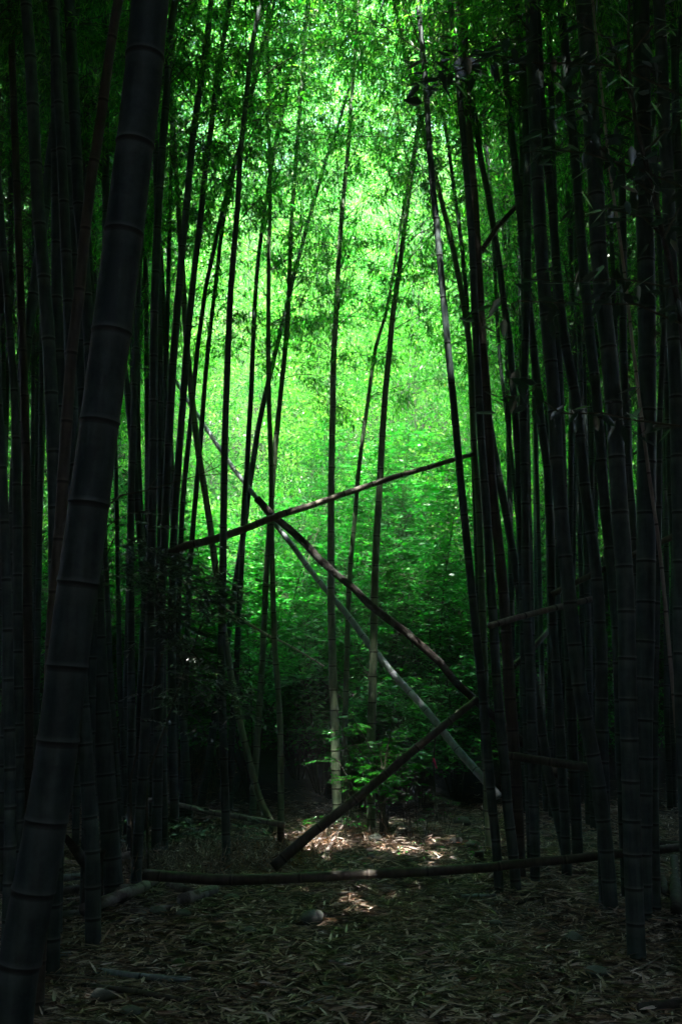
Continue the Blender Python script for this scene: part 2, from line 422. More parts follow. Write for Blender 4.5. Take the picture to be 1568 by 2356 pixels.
# ---------------------------------------------------------------- the standing canes
GL, GC, GR = 'standing canes of the left grove', 'slender canes in the bright clearing', 'standing canes of the right grove'
# the thick one in front on the left
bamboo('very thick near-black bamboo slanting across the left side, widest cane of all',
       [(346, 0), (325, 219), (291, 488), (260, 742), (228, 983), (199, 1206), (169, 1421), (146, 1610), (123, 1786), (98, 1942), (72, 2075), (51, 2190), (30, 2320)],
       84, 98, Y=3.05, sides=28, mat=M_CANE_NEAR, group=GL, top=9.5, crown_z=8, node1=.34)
CANES = [
 # label, pts, w0, w1, options
 ('dark bamboo at the far left edge, leaning slightly right', [(-6, 380), (2, 480), (12, 620), (25, 790), (33, 900), (38, 1060), (41, 1300), (42, 1560), (44, 1910)], 13, 27, dict(Y=6.9)),
 ('bamboo cut by the left edge of the photo in its lower half', [(-12, 700), (-4, 900), (6, 1058), (14, 1290), (20, 1560), (24, 1900)], 15, 28, dict(Y=5.6)),
 ('straight bamboo second from the left edge at the top, brownish and thin', [(25, 0), (29, 156), (38, 390), (49, 703), (55, 862), (62, 1135), (64, 1448), (66, 1715)], 15, 23, dict(Y=7.4, mat='B')),
 ('stout bamboo curving right with a faint lit edge, third from the left at the top', [(60, 0), (72, 156), (85, 420), (98, 600), (112, 784), (121, 980), (127, 1150), (129, 1400), (131, 1700)], 26, 36, dict(Y=5.6)),
 ('upright bamboo just right of the stout curved one on the left', [(127, 0), (129, 235), (130, 470), (131, 703), (137, 800), (143, 980), (147, 1200)], 22, 26, dict(Y=6.4)),
 ('bamboo leaning from the top right down to the lower left, crossing the upright left ones', [(176, 0), (162, 117), (138, 215), (118, 352), (105, 470), (80, 664), (60, 796), (44, 960), (34, 1150), (28, 1400)], 20, 28, dict(Y=7.8)),
 ('straight bamboo behind the crossing pair left of the thick leaning cane', [(160, 0), (168, 176), (176, 352), (182, 480), (195, 620), (204, 760), (208, 900), (210, 1100), (212, 1400)], 26, 26, dict(Y=7.1)),
 ('slim bamboo seen between the crossing canes and the thick leaning one', [(206, 0), (203, 195), (200, 330), (198, 600), (196, 900), (194, 1200)], 15, 16, dict(Y=9.6)),
 ('brown-tinged bamboo leaning left, parallel to the thick dark cane', [(273, 0), (250, 137), (230, 293), (207, 430), (195, 547), (182, 680), (168, 784), (156, 940), (146, 1096), (139, 1214), (129, 1330), (121, 1448), (112, 1700)], 22, 31, dict(Y=5.0, mat='B')),
 ('slim bamboo just behind the upper left side of the thick leaning cane', [(242, 0), (243, 235), (244, 469), (243, 700), (240, 1000)], 16, 17, dict(Y=9.3)),
 ('bamboo with a lit edge hugging the right side of the thick leaning cane', [(404, 0), (395, 39), (385, 195), (373, 352), (363, 508), (357, 664), (354, 784), (353, 980), (351, 1135), (348, 1330), (344, 1487), (336, 1640), (328, 1794), (320, 1900)], 16, 24, dict(Y=7.7)),
 ('thin bamboo behind, between the thick leaning cane and the one hugging it', [(356, 250), (352, 352), (350, 470), (344, 560), (330, 664), (322, 796), (314, 960)], 9, 11, dict(Y=12.0)),
 ('bamboo right beside the waist of the thick leaning cane, lit along one edge', [(330, 500), (322, 586), (316, 760), (310, 860), (307, 980), (302, 1135), (301, 1300), (302, 1580), (303, 1830)], 12, 20, dict(Y=8.6)),
 ('short visible bamboo curving down behind the dark leaves on the left', [(312, 700), (316, 784), (318, 1000), (324, 1175), (332, 1290), (338, 1480)], 11, 13, dict(Y=10.5)),
 ('tall grey bamboo left of the clearing running past the top of the photo', [(486, 0), (465, 176), (449, 273), (439, 363), (430, 469), (420, 566), (412, 664), (401, 796), (392, 940), (383, 1135), (377, 1272), (371, 1370), (366, 1580), (362, 1850)], 13, 24, dict(Y=8.6)),
 ('tall grey bamboo next to the clearing with many nodes, leaning right at the top', [(529, 0), (516, 78), (500, 176), (486, 293), (473, 390), (461, 508), (449, 605), (439, 703), (430, 790), (420, 940), (408, 1096), (399, 1253), (396, 1450), (396, 1640), (402, 1900)], 11, 21, dict(Y=9.3)),
 ('bamboo ending behind the glossy left bush with its foot among ground leaves', [(395, 1100), (404, 1300), (409, 1450), (414, 1580), (424, 1700), (435, 1890)], 15, 19, dict(baseY=1905)),
 ('narrow dark bamboo left of the clearing that leans right, left one of a close pair', [(572, 250), (553, 330), (543, 362), (527, 420), (508, 498), (492, 576), (476, 645), (465, 723), (455, 796), (445, 901), (434, 1018), (422, 1135), (416, 1253), (410, 1420), (406, 1600)], 7, 13, dict(Y=10.6)),
 ('narrow dark bamboo left of the clearing that leans right, right one of a close pair', [(562, 290), (545, 371), (521, 469), (508, 547), (500, 625), (490, 703), (480, 790), (470, 901), (461, 1018), (451, 1135), (441, 1253), (434, 1370), (428, 1580), (424, 1700)], 7, 13, dict(Y=11.2)),
 ('dark straight bamboo before the clearing, whose foot stands in the dry undergrowth', [(596, 20), (578, 117), (566, 234), (553, 352), (547, 469), (537, 586), (531, 664), (525, 790), (521, 901), (517, 1018), (515, 1135), (513, 1292), (511, 1409), (509, 1559), (512, 1637), (515, 1755), (519, 1871), (521, 2000)], 9, 19, dict(baseY=2010, crown_z=5.6)),
 ('mossy olive bamboo that sweeps down to the cut log end', [(424, 700), (430, 800), (442, 920), (453, 1018), (469, 1116), (484, 1213), (496, 1311), (512, 1430), (530, 1545), (544, 1625), (560, 1696), (579, 1774), (599, 1840), (634, 1915)], 12, 15, dict(baseY=1922, mat='O', crown_z=6.5)),
 ('bamboo in the clearing crossing behind the slanted one, upper leaves dense', [(685, 109), (669, 156), (654, 242), (638, 312), (626, 371), (614, 449), (603, 527), (595, 586), (587, 684), (582, 790), (578, 901), (573, 979), (568, 1077), (562, 1155), (556, 1290), (548, 1450), (542, 1580), (532, 1715), (528, 1860)], 6, 15, dict(baseY=1868, crown_z=5.6)),
 ('long slanted bamboo leaning right over the clearing up to the top centre', [(868, 39), (849, 86), (821, 148), (798, 219), (775, 297), (751, 363), (732, 430), (712, 496), (696, 559), (677, 629), (659, 710), (638, 790), (612, 901), (595, 979), (583, 1057), (571, 1135), (562, 1213), (550, 1292), (538, 1370), (522, 1480), (508, 1570), (496, 1637), (480, 1755), (463, 1845)], 5, 17, dict(baseY=1858, crown_z=6.3)),
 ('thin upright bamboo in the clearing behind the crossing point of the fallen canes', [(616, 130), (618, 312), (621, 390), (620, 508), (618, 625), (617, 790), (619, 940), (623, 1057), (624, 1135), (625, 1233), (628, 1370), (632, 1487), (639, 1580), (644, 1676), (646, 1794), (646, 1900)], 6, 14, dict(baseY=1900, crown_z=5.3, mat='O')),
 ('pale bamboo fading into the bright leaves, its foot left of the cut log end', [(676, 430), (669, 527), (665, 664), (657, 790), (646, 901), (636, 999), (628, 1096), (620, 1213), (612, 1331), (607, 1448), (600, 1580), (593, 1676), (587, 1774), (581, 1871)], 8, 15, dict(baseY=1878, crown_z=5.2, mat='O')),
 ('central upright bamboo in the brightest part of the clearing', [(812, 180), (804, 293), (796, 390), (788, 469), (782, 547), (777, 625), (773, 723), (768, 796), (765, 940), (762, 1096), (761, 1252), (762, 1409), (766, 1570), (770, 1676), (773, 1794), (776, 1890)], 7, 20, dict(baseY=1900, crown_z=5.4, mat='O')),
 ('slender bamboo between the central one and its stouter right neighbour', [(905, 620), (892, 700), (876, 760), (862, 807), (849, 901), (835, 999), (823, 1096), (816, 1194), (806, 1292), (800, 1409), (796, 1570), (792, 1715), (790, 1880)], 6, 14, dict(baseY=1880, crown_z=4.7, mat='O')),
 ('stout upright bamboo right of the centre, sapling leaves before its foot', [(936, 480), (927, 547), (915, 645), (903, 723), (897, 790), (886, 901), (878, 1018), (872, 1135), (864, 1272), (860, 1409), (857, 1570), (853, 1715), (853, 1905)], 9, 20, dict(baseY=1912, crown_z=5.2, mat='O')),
 # right of the clearing
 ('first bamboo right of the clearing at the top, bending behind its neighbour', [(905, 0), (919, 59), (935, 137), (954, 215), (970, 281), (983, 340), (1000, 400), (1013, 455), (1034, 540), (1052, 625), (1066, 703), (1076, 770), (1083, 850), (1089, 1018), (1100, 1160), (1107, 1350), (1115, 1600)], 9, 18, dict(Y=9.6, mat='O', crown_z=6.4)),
 ('long bamboo bordering the clearing on the right, its foot in front of the litter', [(960, 0), (970, 98), (980, 215), (985, 305), (993, 410), (1005, 527), (1015, 645), (1023, 723), (1029, 790), (1040, 901), (1051, 1018), (1061, 1128), (1073, 1245), (1084, 1354), (1094, 1452), (1106, 1560), (1116, 1676), (1123, 1755), (1131, 1852), (1141, 1950), (1147, 2044)], 12, 22, dict(baseY=2055)),
 ('bamboo bordering the clearing on the right, second and slightly thicker', [(1034, 0), (1045, 98), (1053, 188), (1063, 293), (1073, 410), (1082, 520), (1088, 625), (1092, 730), (1095, 790), (1102, 940), (1108, 1042), (1116, 1140), (1122, 1237), (1127, 1327), (1133, 1417), (1138, 1503), (1142, 1570), (1151, 1676), (1159, 1755), (1168, 1872), (1178, 1950), (1186, 2046)], 12, 25, dict(baseY=2052)),
 ('brown weathered bamboo standing close behind the second right border cane', [(1059, 0), (1069, 98), (1075, 258), (1082, 352), (1090, 449), (1096, 547), (1102, 664), (1109, 790), (1118, 901), (1124, 1018), (1132, 1135), (1146, 1253), (1160, 1400), (1170, 1570), (1182, 1740), (1190, 1905)], 14, 29, dict(Y=8.2, mat='B')),
 ('slim bamboo between the first two right border canes at the top', [(1000, 150), (1008, 225), (1024, 285), (1034, 363), (1047, 461), (1059, 547), (1069, 645), (1074, 720), (1080, 840)], 8, 10, dict(Y=10.8, crown_z=6)),
 ('bamboo leaning left, top beside the brown weathered one, foot further right', [(1068, 100), (1075, 170), (1092, 273), (1106, 371), (1122, 449), (1135, 527), (1147, 605), (1159, 703), (1172, 790), (1181, 921), (1190, 1040), (1197, 1250)], 12, 17, dict(Y=8.8)),
 ('curved bamboo starting behind the border canes and ending low on the right', [(1096, 690), (1103, 800), (1112, 880), (1123, 960), (1139, 1057), (1162, 1175), (1182, 1292), (1198, 1389), (1217, 1507), (1229, 1590), (1244, 1676), (1260, 1774), (1280, 1872), (1300, 1960)], 15, 23, dict(baseY=1990)),
 ('stout grey bamboo of the right grove with a spotted surface near the top', [(1143, 0), (1157, 98), (1168, 234), (1178, 324), (1188, 422), (1198, 520), (1206, 613), (1215, 703), (1225, 790), (1235, 882), (1244, 975), (1257, 1065), (1262, 1155), (1266, 1253), (1268, 1400), (1280, 1570), (1287, 1676), (1295, 1833), (1300, 1940)], 15, 23, dict(Y=8.3)),
 ('thin bamboo threading the gap right of the border canes', [(1092, 60), (1100, 156), (1110, 234), (1118, 340), (1127, 440), (1137, 620), (1146, 790), (1160, 921), (1172, 1018), (1184, 1136), (1194, 1253), (1200, 1400)], 8, 9, dict(Y=11.6)),
 ('leafy thin far bamboo left of the stout grey one', [(1146, 120), (1151, 234), (1159, 371), (1166, 508), (1178, 664), (1186, 820), (1196, 1000)], 6, 7, dict(Y=13.0, crown_z=4)),
 ('bamboo half hidden behind the thick black cane of the right grove at the top', [(1184, 0), (1198, 117), (1206, 234), (1210, 352), (1212, 600), (1207, 796), (1203, 940), (1205, 1057), (1207, 1135), (1208, 1253), (1210, 1370), (1219, 1580), (1224, 1760), (1228, 1950)], 17, 22, dict(Y=8.0)),
 ('thick black bamboo of the right grove, its foot before the long fallen log', [(1221, 0), (1225, 156), (1229, 281), (1237, 449), (1246, 609), (1261, 784), (1272, 901), (1280, 1065), (1292, 1206), (1305, 1339), (1319, 1464), (1331, 1575), (1350, 1676), (1370, 1774), (1381, 1852), (1393, 1950), (1403, 2078)], 28, 34, dict(baseY=2090, sides=18)),
 ('bamboo right beside the thick black cane, thicker and brownish lower down', [(1240, 130), (1244, 215), (1256, 359), (1268, 465), (1276, 574), (1284, 664), (1298, 784), (1311, 850), (1327, 940), (1336, 1030), (1344, 1116), (1354, 1198), (1368, 1290), (1377, 1400), (1382, 1570), (1384, 1760)], 16, 31, dict(Y=7.1)),
 ('bamboo with faint lit edge between the thick black cane and the widest right one', [(1289, 0), (1299, 117), (1309, 234), (1321, 352), (1332, 508), (1344, 645), (1357, 784), (1370, 901), (1379, 1018), (1389, 1155), (1400, 1253), (1410, 1350), (1418, 1448), (1424, 1580), (1430, 1760), (1438, 1950)], 19, 29, dict(Y=7.3)),
 ('widest bamboo of the middle of the right grove, large leaves hanging before it', [(1340, 0), (1350, 117), (1358, 273), (1370, 441), (1377, 605), (1396, 784), (1408, 901), (1416, 1038), (1424, 1175), (1434, 1300), (1440, 1425), (1442, 1580), (1448, 1760), (1455, 1990)], 36, 41, dict(Y=5.9, sides=18)),
 ('bamboo between the two widest canes of the right grove', [(1420, 200), (1428, 390), (1432, 586), (1432, 784), (1438, 940), (1444, 1096), (1453, 1175), (1457, 1300), (1460, 1560)], 17, 20, dict(Y=9.2)),
 ('broad upright almost black bamboo near the right edge with its foot on the litter', [(1473, 0), (1475, 156), (1477, 312), (1481, 469), (1485, 625), (1487, 790), (1487, 1018), (1485, 1253), (1483, 1448), (1479, 1570), (1477, 1755), (1475, 1950), (1475, 2100)], 37, 46, dict(baseY=2115, sides=18)),
 ('bamboo near the right edge at the top slanting out of the photo', [(1514, 0), (1522, 156), (1528, 312), (1537, 469), (1541, 625), (1549, 790), (1556, 1000), (1562, 1250), (1566, 1560)], 27, 34, dict(Y=6.0)),
 ('last bamboo at the right edge, seen only in the upper half', [(1545, 0), (1549, 78), (1554, 273), (1561, 430), (1568, 600), (1576, 800)], 18, 20, dict(Y=7.8)),
 ('slim bamboo peeping out right of the broad upright black one', [(1528, 700), (1522, 823), (1516, 979), (1514, 1175), (1510, 1370), (1506, 1560), (1504, 1755), (1506, 1930), (1510, 2100)], 11, 20, dict(baseY=2100)),
 ('slim bamboo near the right edge with pinkish stem beside it', [(1522, 700), (1530, 862), (1534, 979), (1539, 1096), (1547, 1253), (1557, 1400), (1566, 1600)], 13, 15, dict(Y=9.0)),
 ('thin pinkish dead bamboo leaning among the right grove behind the big leaves', [(1392, 300), (1401, 390), (1416, 488), (1430, 586), (1444, 703), (1462, 860), (1490, 1080), (1520, 1300)], 7, 9, dict(Y=6.6, mat='P')),
 ('dark bamboo foot behind the thick black cane, low in the right grove', [(1300, 1300), (1307, 1500), (1315, 1680), (1325, 1900)], 22, 25, dict(Y=8.9)),
 ('dark bamboo low beside the brown weathered one', [(1219, 1450), (1223, 1637), (1227, 1790), (1230, 1950)], 20, 22, dict(Y=8.7)),
 ('smooth bamboo with a bright edge below the thick leaning cane, left', [(176, 1250), (186, 1560), (192, 1650), (199, 1750), (206, 1860), (213, 1965)], 30, 36, dict(Y=6.2)),
 ('near-black stout bamboo behind the dead stump on the left', [(214, 1300), (228, 1560), (238, 1700), (248, 1850), (258, 1990), (262, 2050)], 40, 45, dict(baseY=2060, sides=16)),
 ('slim bamboo right of the stout near-black one low on the left', [(244, 1300), (255, 1560), (264, 1700), (272, 1840)], 13, 15, dict(Y=9.2)),
 ('second slim bamboo low on the left, left of the bush', [(272, 1350), (276, 1580), (284, 1720), (290, 1850)], 11, 13, dict(Y=10.4)),
 ('dark bamboo low on the left rising out of the ground leaves beside the log', [(372, 1400), (373, 1560), (374, 1720), (376, 1900)], 20, 22, dict(Y=8.9)),
 ('dim bamboo between the low left canes behind the bush', [(340, 1450), (352, 1600), (358, 1750), (360, 1860)], 18, 20, dict(Y=10.0)),
]
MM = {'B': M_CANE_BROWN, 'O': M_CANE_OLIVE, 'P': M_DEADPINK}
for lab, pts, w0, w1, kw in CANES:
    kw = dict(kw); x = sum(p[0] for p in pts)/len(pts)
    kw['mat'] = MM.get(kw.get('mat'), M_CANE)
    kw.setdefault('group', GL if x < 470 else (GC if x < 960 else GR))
    if kw['group'] == GC: w0 *= 1.15; w1 *= 1.08
    bamboo(lab, pts, w0, w1, **kw)

# thin canes deeper in the two groves and on the slope, nothing tells them apart
def far_cane(x, Y, w, lean_px, group, label, mat=M_CANE, top=11, cz=5, dens=.45):
    a = [(x+lean_px*f+6*math.sin(f*3), 1620-1500*f) for f in (1, .8, .6, .4, .2, 0)]
    bamboo(label, a, w*.6, w, Y=Y, mat=mat, group=group, crown_z=cz, dens=dens, sides=8, top=top)
for i in range(34):
    far_cane(random.uniform(-30, 380), random.uniform(10.5, 14.5), random.uniform(12, 16), random.uniform(-25, 60), 'thin dark canes deep in the left grove', 'thin dark bamboo half hidden deep in the left grove')
for i in range(40):
    far_cane(random.uniform(1170, 1600), random.uniform(10.5, 14.5), random.uniform(12, 16), random.uniform(-60, 10), 'thin dark canes deep in the right grove', 'thin dark bamboo half hidden deep in the right grove')
for i in range(10):
    x = random.choice([random.uniform(560, 760), random.uniform(880, 1060), random.uniform(640, 1000)])
    Y = random.uniform(19, 26)
    a = [(x+random.uniform(10, 50)*f, 1250-900*f) for f in (1, .75, .5, .25, 0)]
    bamboo('pale thin bamboo far back on the bright slope', a, 3.2, 6, Y=Y, mat=M_CANE_OLIVE, group='pale canes on the slope', crown_z=7.5, dens=.6, sides=6, top=Y*.62+1)

# ---------------------------------------------------------------- fallen and slanting canes
def fallen(name, label, pts, w0, w1, Y0, Y1, mat, cat='bamboo log', nodes=True, sides=14, node1=.3, group='fallen canes'):
    P, R = [], []; n = len(pts)
    L = [0]
    for a, b in zip(pts[:-1], pts[1:]): L.append(L[-1]+math.dist(a, b))
    for (x, y), l in zip(pts, L):
        f = l/L[-1]; Y = Y0+(Y1-Y0)*f; P.append(U(x, y, Y)); R.append(.5*(w0+(w1-w0)*f)*scale_at(x, y, Y))
    o, *_ = cane_mesh(name, P, R, mat, None, node0=node1, node1=node1, sides=sides, nodes=nodes, wobble=.07)
    return tag(o, label, cat, group)
fallen('fallen_bamboo', 'long smooth grey bamboo fallen diagonally behind the other two, pale highlight along its top',
       [(325, 735), (377, 831), (406, 878), (430, 919), (461, 964), (525, 1061), (591, 1147), (630, 1202), (665, 1245), (708, 1304), (751, 1358), (798, 1413), (841, 1472), (876, 1515), (911, 1559), (966, 1618), (1005, 1665), (1044, 1716), (1090, 1768), (1147, 1833)], 7, 19, 13.5, 10.0, M_DEADGREY)
fallen('fallen_bamboo', 'brown bamboo lying aslant across the clearing, its thinner end upper right',
       [(363, 1288), (410, 1260), (478, 1245), (560, 1218), (634, 1188), (702, 1167), (771, 1143), (845, 1118), (915, 1095), (986, 1075), (1044, 1057), (1090, 1044)], 20, 10, 9.0, 9.4, M_DEAD)
fallen('fallen_tree', 'dark rough broken trunk slanting down right from the crossing of the fallen canes',
       [(591, 1147), (614, 1175), (653, 1206), (712, 1261), (751, 1304), (810, 1350), (860, 1401), (915, 1440), (966, 1483), (1017, 1530), (1056, 1580), (1092, 1610), (1162, 1673), (1205, 1712), (1233, 1735), (1268, 1770), (1307, 1802)], 17, 19, 9.75, 8.9, M_BARK, cat='trunk', nodes=False, sides=16)
fallen('leaning_bamboo', 'brown bamboo leaning up right from the litter to meet the broken trunk',
       [(628, 1996), (696, 1934), (751, 1891), (849, 1813), (927, 1747), (1017, 1672), (1075, 1626), (1097, 1608)], 25, 16, 8.15, 8.5, M_CANE_BROWN, node1=.34)
fallen('long_log', 'long brown pole lying low across the whole width in front of the lit litter',
       [(330, 2012), (478, 2024), (634, 2022), (782, 2014), (907, 2008), (1072, 2001), (1190, 1987), (1307, 1977), (1405, 1967), (1448, 1962), (1580, 1948)], 25, 19, 7.15, 7.15, M_CANE_BROWN, node1=.45)
fallen('fallen_bamboo', 'short pinkish bamboo with a cut end, wedged between the right grove canes',
       [(1125, 1440), (1190, 1421), (1291, 1395), (1386, 1372)], 15, 13, 7.0, 7.6, M_DEADDULL)
fallen('fallen_bamboo', 'dim brown bamboo caught higher in the right grove, sloping up to the right edge',
       [(1268, 1368), (1322, 1341), (1412, 1298), (1506, 1252), (1575, 1222)], 13, 15, 7.7, 7.4, M_DEAD)
fallen('fallen_bamboo', 'dark bamboo piece low between the right canes, pointing up right',
       [(1180, 1534), (1225, 1490), (1262, 1450)], 14, 12, 9.3, 9.6, M_CANE_BROWN)
fallen('fallen_bamboo', 'brown bamboo lying level between the border canes and the thick black one',
       [(1160, 1738), (1229, 1747), (1287, 1757), (1338, 1763), (1397, 1774)], 19, 20, 7.9, 7.6, M_CANE_BROWN)
fallen('leaning_bamboo', 'short dark brown cane tilted up high among the right border canes',
       [(1106, 580), (1120, 556), (1143, 523), (1182, 480), (1222, 436)], 12, 10, 8.6, 8.7, M_CANE_BROWN)
fallen('fallen_bamboo', 'thin pink-white bamboo slanting down behind the left clearing canes',
       [(400, 1322), (450, 1358), (488, 1381), (552, 1423), (607, 1456), (654, 1479), (708, 1510), (745, 1533)], 9, 4, 10.7, 11.3, M_DEADPINK)
fallen('fallen_bamboo', 'cut bamboo log resting above the dry undergrowth on the left, open end to the right',
       [(322, 1837), (414, 1852), (478, 1868), (556, 1880), (654, 1898)], 10, 14, 10.3, 9.6, M_DEADDULL)
p = U(646, 1912, 9.75)
st, *_ = cane_mesh('bamboo_stump', [Vector((p.x, p.y, gz(p.x, p.y)-.05)), U(646, 1893, 9.75)], [.035, .034], M_CANE_BROWN, None)
tag(st, 'short dark stump under the open end of the cut log', 'stump')
def on_ground(name, label, a, b, w, mat, lift=1.0, cat='stick', group='pieces lying on the litter', nodes=True, up=0.0):
    if mat is M_OLDLOG: w *= 1.25
    A = G(*a); B = G(*b); r = .5*w*scale_at(a[0], a[1], A.y)
    A = Vector((A.x, A.y, gz(A.x, A.y)+r*lift)); B = Vector((B.x, B.y, gz(B.x, B.y)+r*lift+up)); M = (A+B)/2+Vector((0, random.uniform(-.03, .03), up*.1))
    o, *_ = cane_mesh(name, [A, M, B], [r, r*.97, r*.9], mat, None, node0=.25, node1=.3, nodes=nodes, wobble=.05, sides=12)
    return tag(o, label, cat, group)
on_ground('stick', 'pale straight stick on the litter below the long pole', (571, 2058), (690, 2094), 7, M_DEAD)
on_ground('stick', 'whitish pole pointing away behind the long pole, towards the sapling', (728, 2004), (800, 1912), 9, M_DEADPINK, up=.12)
on_ground('stick', 'grey cane piece on the ground at the foot of the first border cane', (1061, 2068), (1140, 2066), 10, M_DEADGREY)
on_ground('stick', 'long grey cane across the litter at the lower left', (218, 2240), (437, 2262), 14, M_DEADGREY)
on_ground('stick', 'dark cane below the long grey one at the lower left', (190, 2275), (462, 2318), 14, M_CANE_BROWN)
on_ground('stick', 'small pale piece of cane beside the thick leaning bamboo', (100, 2208), (168, 2200), 12, M_DEADGREY)
on_ground('split_cane', 'pale split cane lying flat at the lower left of the litter', (421, 2280), (625, 2292), 11, M_DEAD, lift=.3)
on_ground('stick', 'dim stick near the bottom centre of the litter', (665, 2326), (775, 2296), 8, M_DEADGREY)
on_ground('stick', 'dark stick right of the centre stones', (1000, 2222), (1160, 2212), 9, M_CANE_BROWN)
on_ground('stick', 'thin dark twig slanting down in the middle of the litter', (775, 2195), (812, 2270), 5, M_TWIG, nodes=False)
on_ground('log', 'dark log at the lower right corner', (1470, 2335), (1590, 2318), 26, M_BARK, cat='log', nodes=False)
on_ground('log', 'purplish log end right of the slim right grove cane', (1530, 2068), (1515, 2000), 20, M_BARK, cat='log', nodes=False)
on_ground('log', 'ribbed log pointing away at the right edge', (1556, 2112), (1550, 1985), 27, M_BARK, cat='log', nodes=False)
on_ground('log', 'short pole behind the broad black bamboo, at the right edge', (1436, 1946), (1590, 1952), 15, M_CANE_BROWN, cat='log')
on_ground('log', 'brown log at the left end of the long pole, uppermost of the left heap', (262, 2016), (342, 2012), 23, M_OLDLOG, cat='log', up=.06, lift=2.2, group='logs heaped on the left')
on_ground('log', 'level brown log under the uppermost one of the left heap', (262, 2062), (334, 2058), 21, M_OLDLOG, cat='log', nodes=False, group='logs heaped on the left')
on_ground('log', 'bark log with pale lichen spots slanting in the left heap', (190, 2125), (338, 2066), 22, M_OLDLOG, cat='log', nodes=False, lift=2.2, group='logs heaped on the left')
on_ground('log', 'short thick log at the right end of the left heap', (420, 2086), (492, 2062), 24, M_OLDLOG, cat='log', nodes=False, group='logs heaped on the left')
on_ground('log', 'stubby log crossing under the long pole', (392, 2046), (438, 2068), 20, M_OLDLOG, cat='log', nodes=False, group='logs heaped on the left')
on_ground('log', 'grey upper log seen left of the dead stump', (130, 2036), (196, 2031), 16, M_DEADGREY, cat='log', lift=1.8, group='logs heaped on the left')
on_ground('log', 'grey lower log seen left of the dead stump', (130, 2062), (196, 2058), 18, M_OLDLOG, cat='log', nodes=False, group='logs heaped on the left')
on_ground('log', 'flat dark log at the foot of the thick leaning cane', (110, 2118), (190, 2108), 14, M_OLDLOG, cat='log', nodes=False, group='logs heaped on the left')
on_ground('log', 'slanting log tucked between the uppermost and the lichen log of the left heap', (276, 2088), (372, 2036), 19, M_OLDLOG, cat='log', nodes=False, lift=1.6, group='logs heaped on the left')
on_ground('log', 'thin peeling log poking out in front of the left heap', (300, 2108), (404, 2096), 13, M_OLDLOG, cat='log', nodes=False, group='logs heaped on the left')
on_ground('stick', 'long dark stick before the left heap, pointing at the squarish rock', (440, 2170), (545, 2200), 9, M_CANE_BROWN)
for k, (a, b, w) in enumerate([((520, 1938), (770, 1934), 7), ((560, 1952), (700, 1950), 6), ((590, 1966), (690, 1962), 6)]):
    on_ground('stick', ['upper', 'middle', 'lower'][k]+' of three pale canes lying level behind the leaning brown bamboo', a, b, w, M_DEADGREY, group='pale canes behind the leaning one')
on_ground('stick', 'short pale cane right of the whitish pole', (775, 1974), (850, 1976), 6, M_DEADGREY)
c = G(1102, 1982)
o, *_ = cane_mesh('bamboo_stump', [Vector((c.x, c.y, -.02)), Vector((c.x, c.y, .075))], [.042, .042], M_CANE_BROWN, None, start=.05)
tag(o, 'low round bamboo stump on the brightest litter', 'stump')
# dead forked stump
c = G(213, 2100)
st = empty('dead_stump', c); tag(st, 'forked dead stump beside the stout near-black cane', 'stump')
P = [Vector((c.x, c.y, -.05)), U(213, 2040, c.y), U(216, 1985, c.y)]
cane_mesh('trunk', P, [.085, .075, .06], M_BARK, st, nodes=False, wobble=.1)
cane_mesh('branch', [U(214, 2005, c.y), U(185, 1970, c.y-.1), U(150, 1925, c.y-.2)], [.05, .035, .02], M_BARK, st, nodes=False, wobble=.1)
cane_mesh('branch', [U(216, 2000, c.y), U(230, 1980, c.y), U(242, 1955, c.y)], [.045, .03, .012], M_BARK, st, nodes=False, wobble=.1)

# ---------------------------------------------------------------- rocks
def rock(label, x, y, w, h=.55, mat=M_ROCK):
    c = G(x, y); r = .5*w*scale_at(x, y, c.y); n = 16; m = 10
    V = [];
    sx, sy, sz = r, r*random.uniform(.7, 1), r*h; pl = [(rand_dirs(1)[0], random.uniform(.6, .82)) for _ in range(26)]
    for i in range(m+1):
        for j in range(n):
            th = math.pi*i/m; ph = 2*math.pi*j/n
            d = np.array([math.sin(th)*math.cos(ph), math.sin(th)*math.sin(ph), math.cos(th)]); q = 1.0
            for pn, pd in pl:
                t = d.dot(pn)
                if t > .05: q = min(q, pd/t)
            V.append((c.x+d[0]*q*sx, c.y+d[1]*q*sy, gz(c.x, c.y)+d[2]*q*sz+sz*.6))
    F = [[i*n+j, (i+1)*n+j, (i+1)*n+(j+1) % n, i*n+(j+1) % n] for i in range(m) for j in range(n)]
    o = raw_mesh('rock', V, F, [4]*len(F), mat); return tag(o, label, 'rock', 'rocks in the litter')
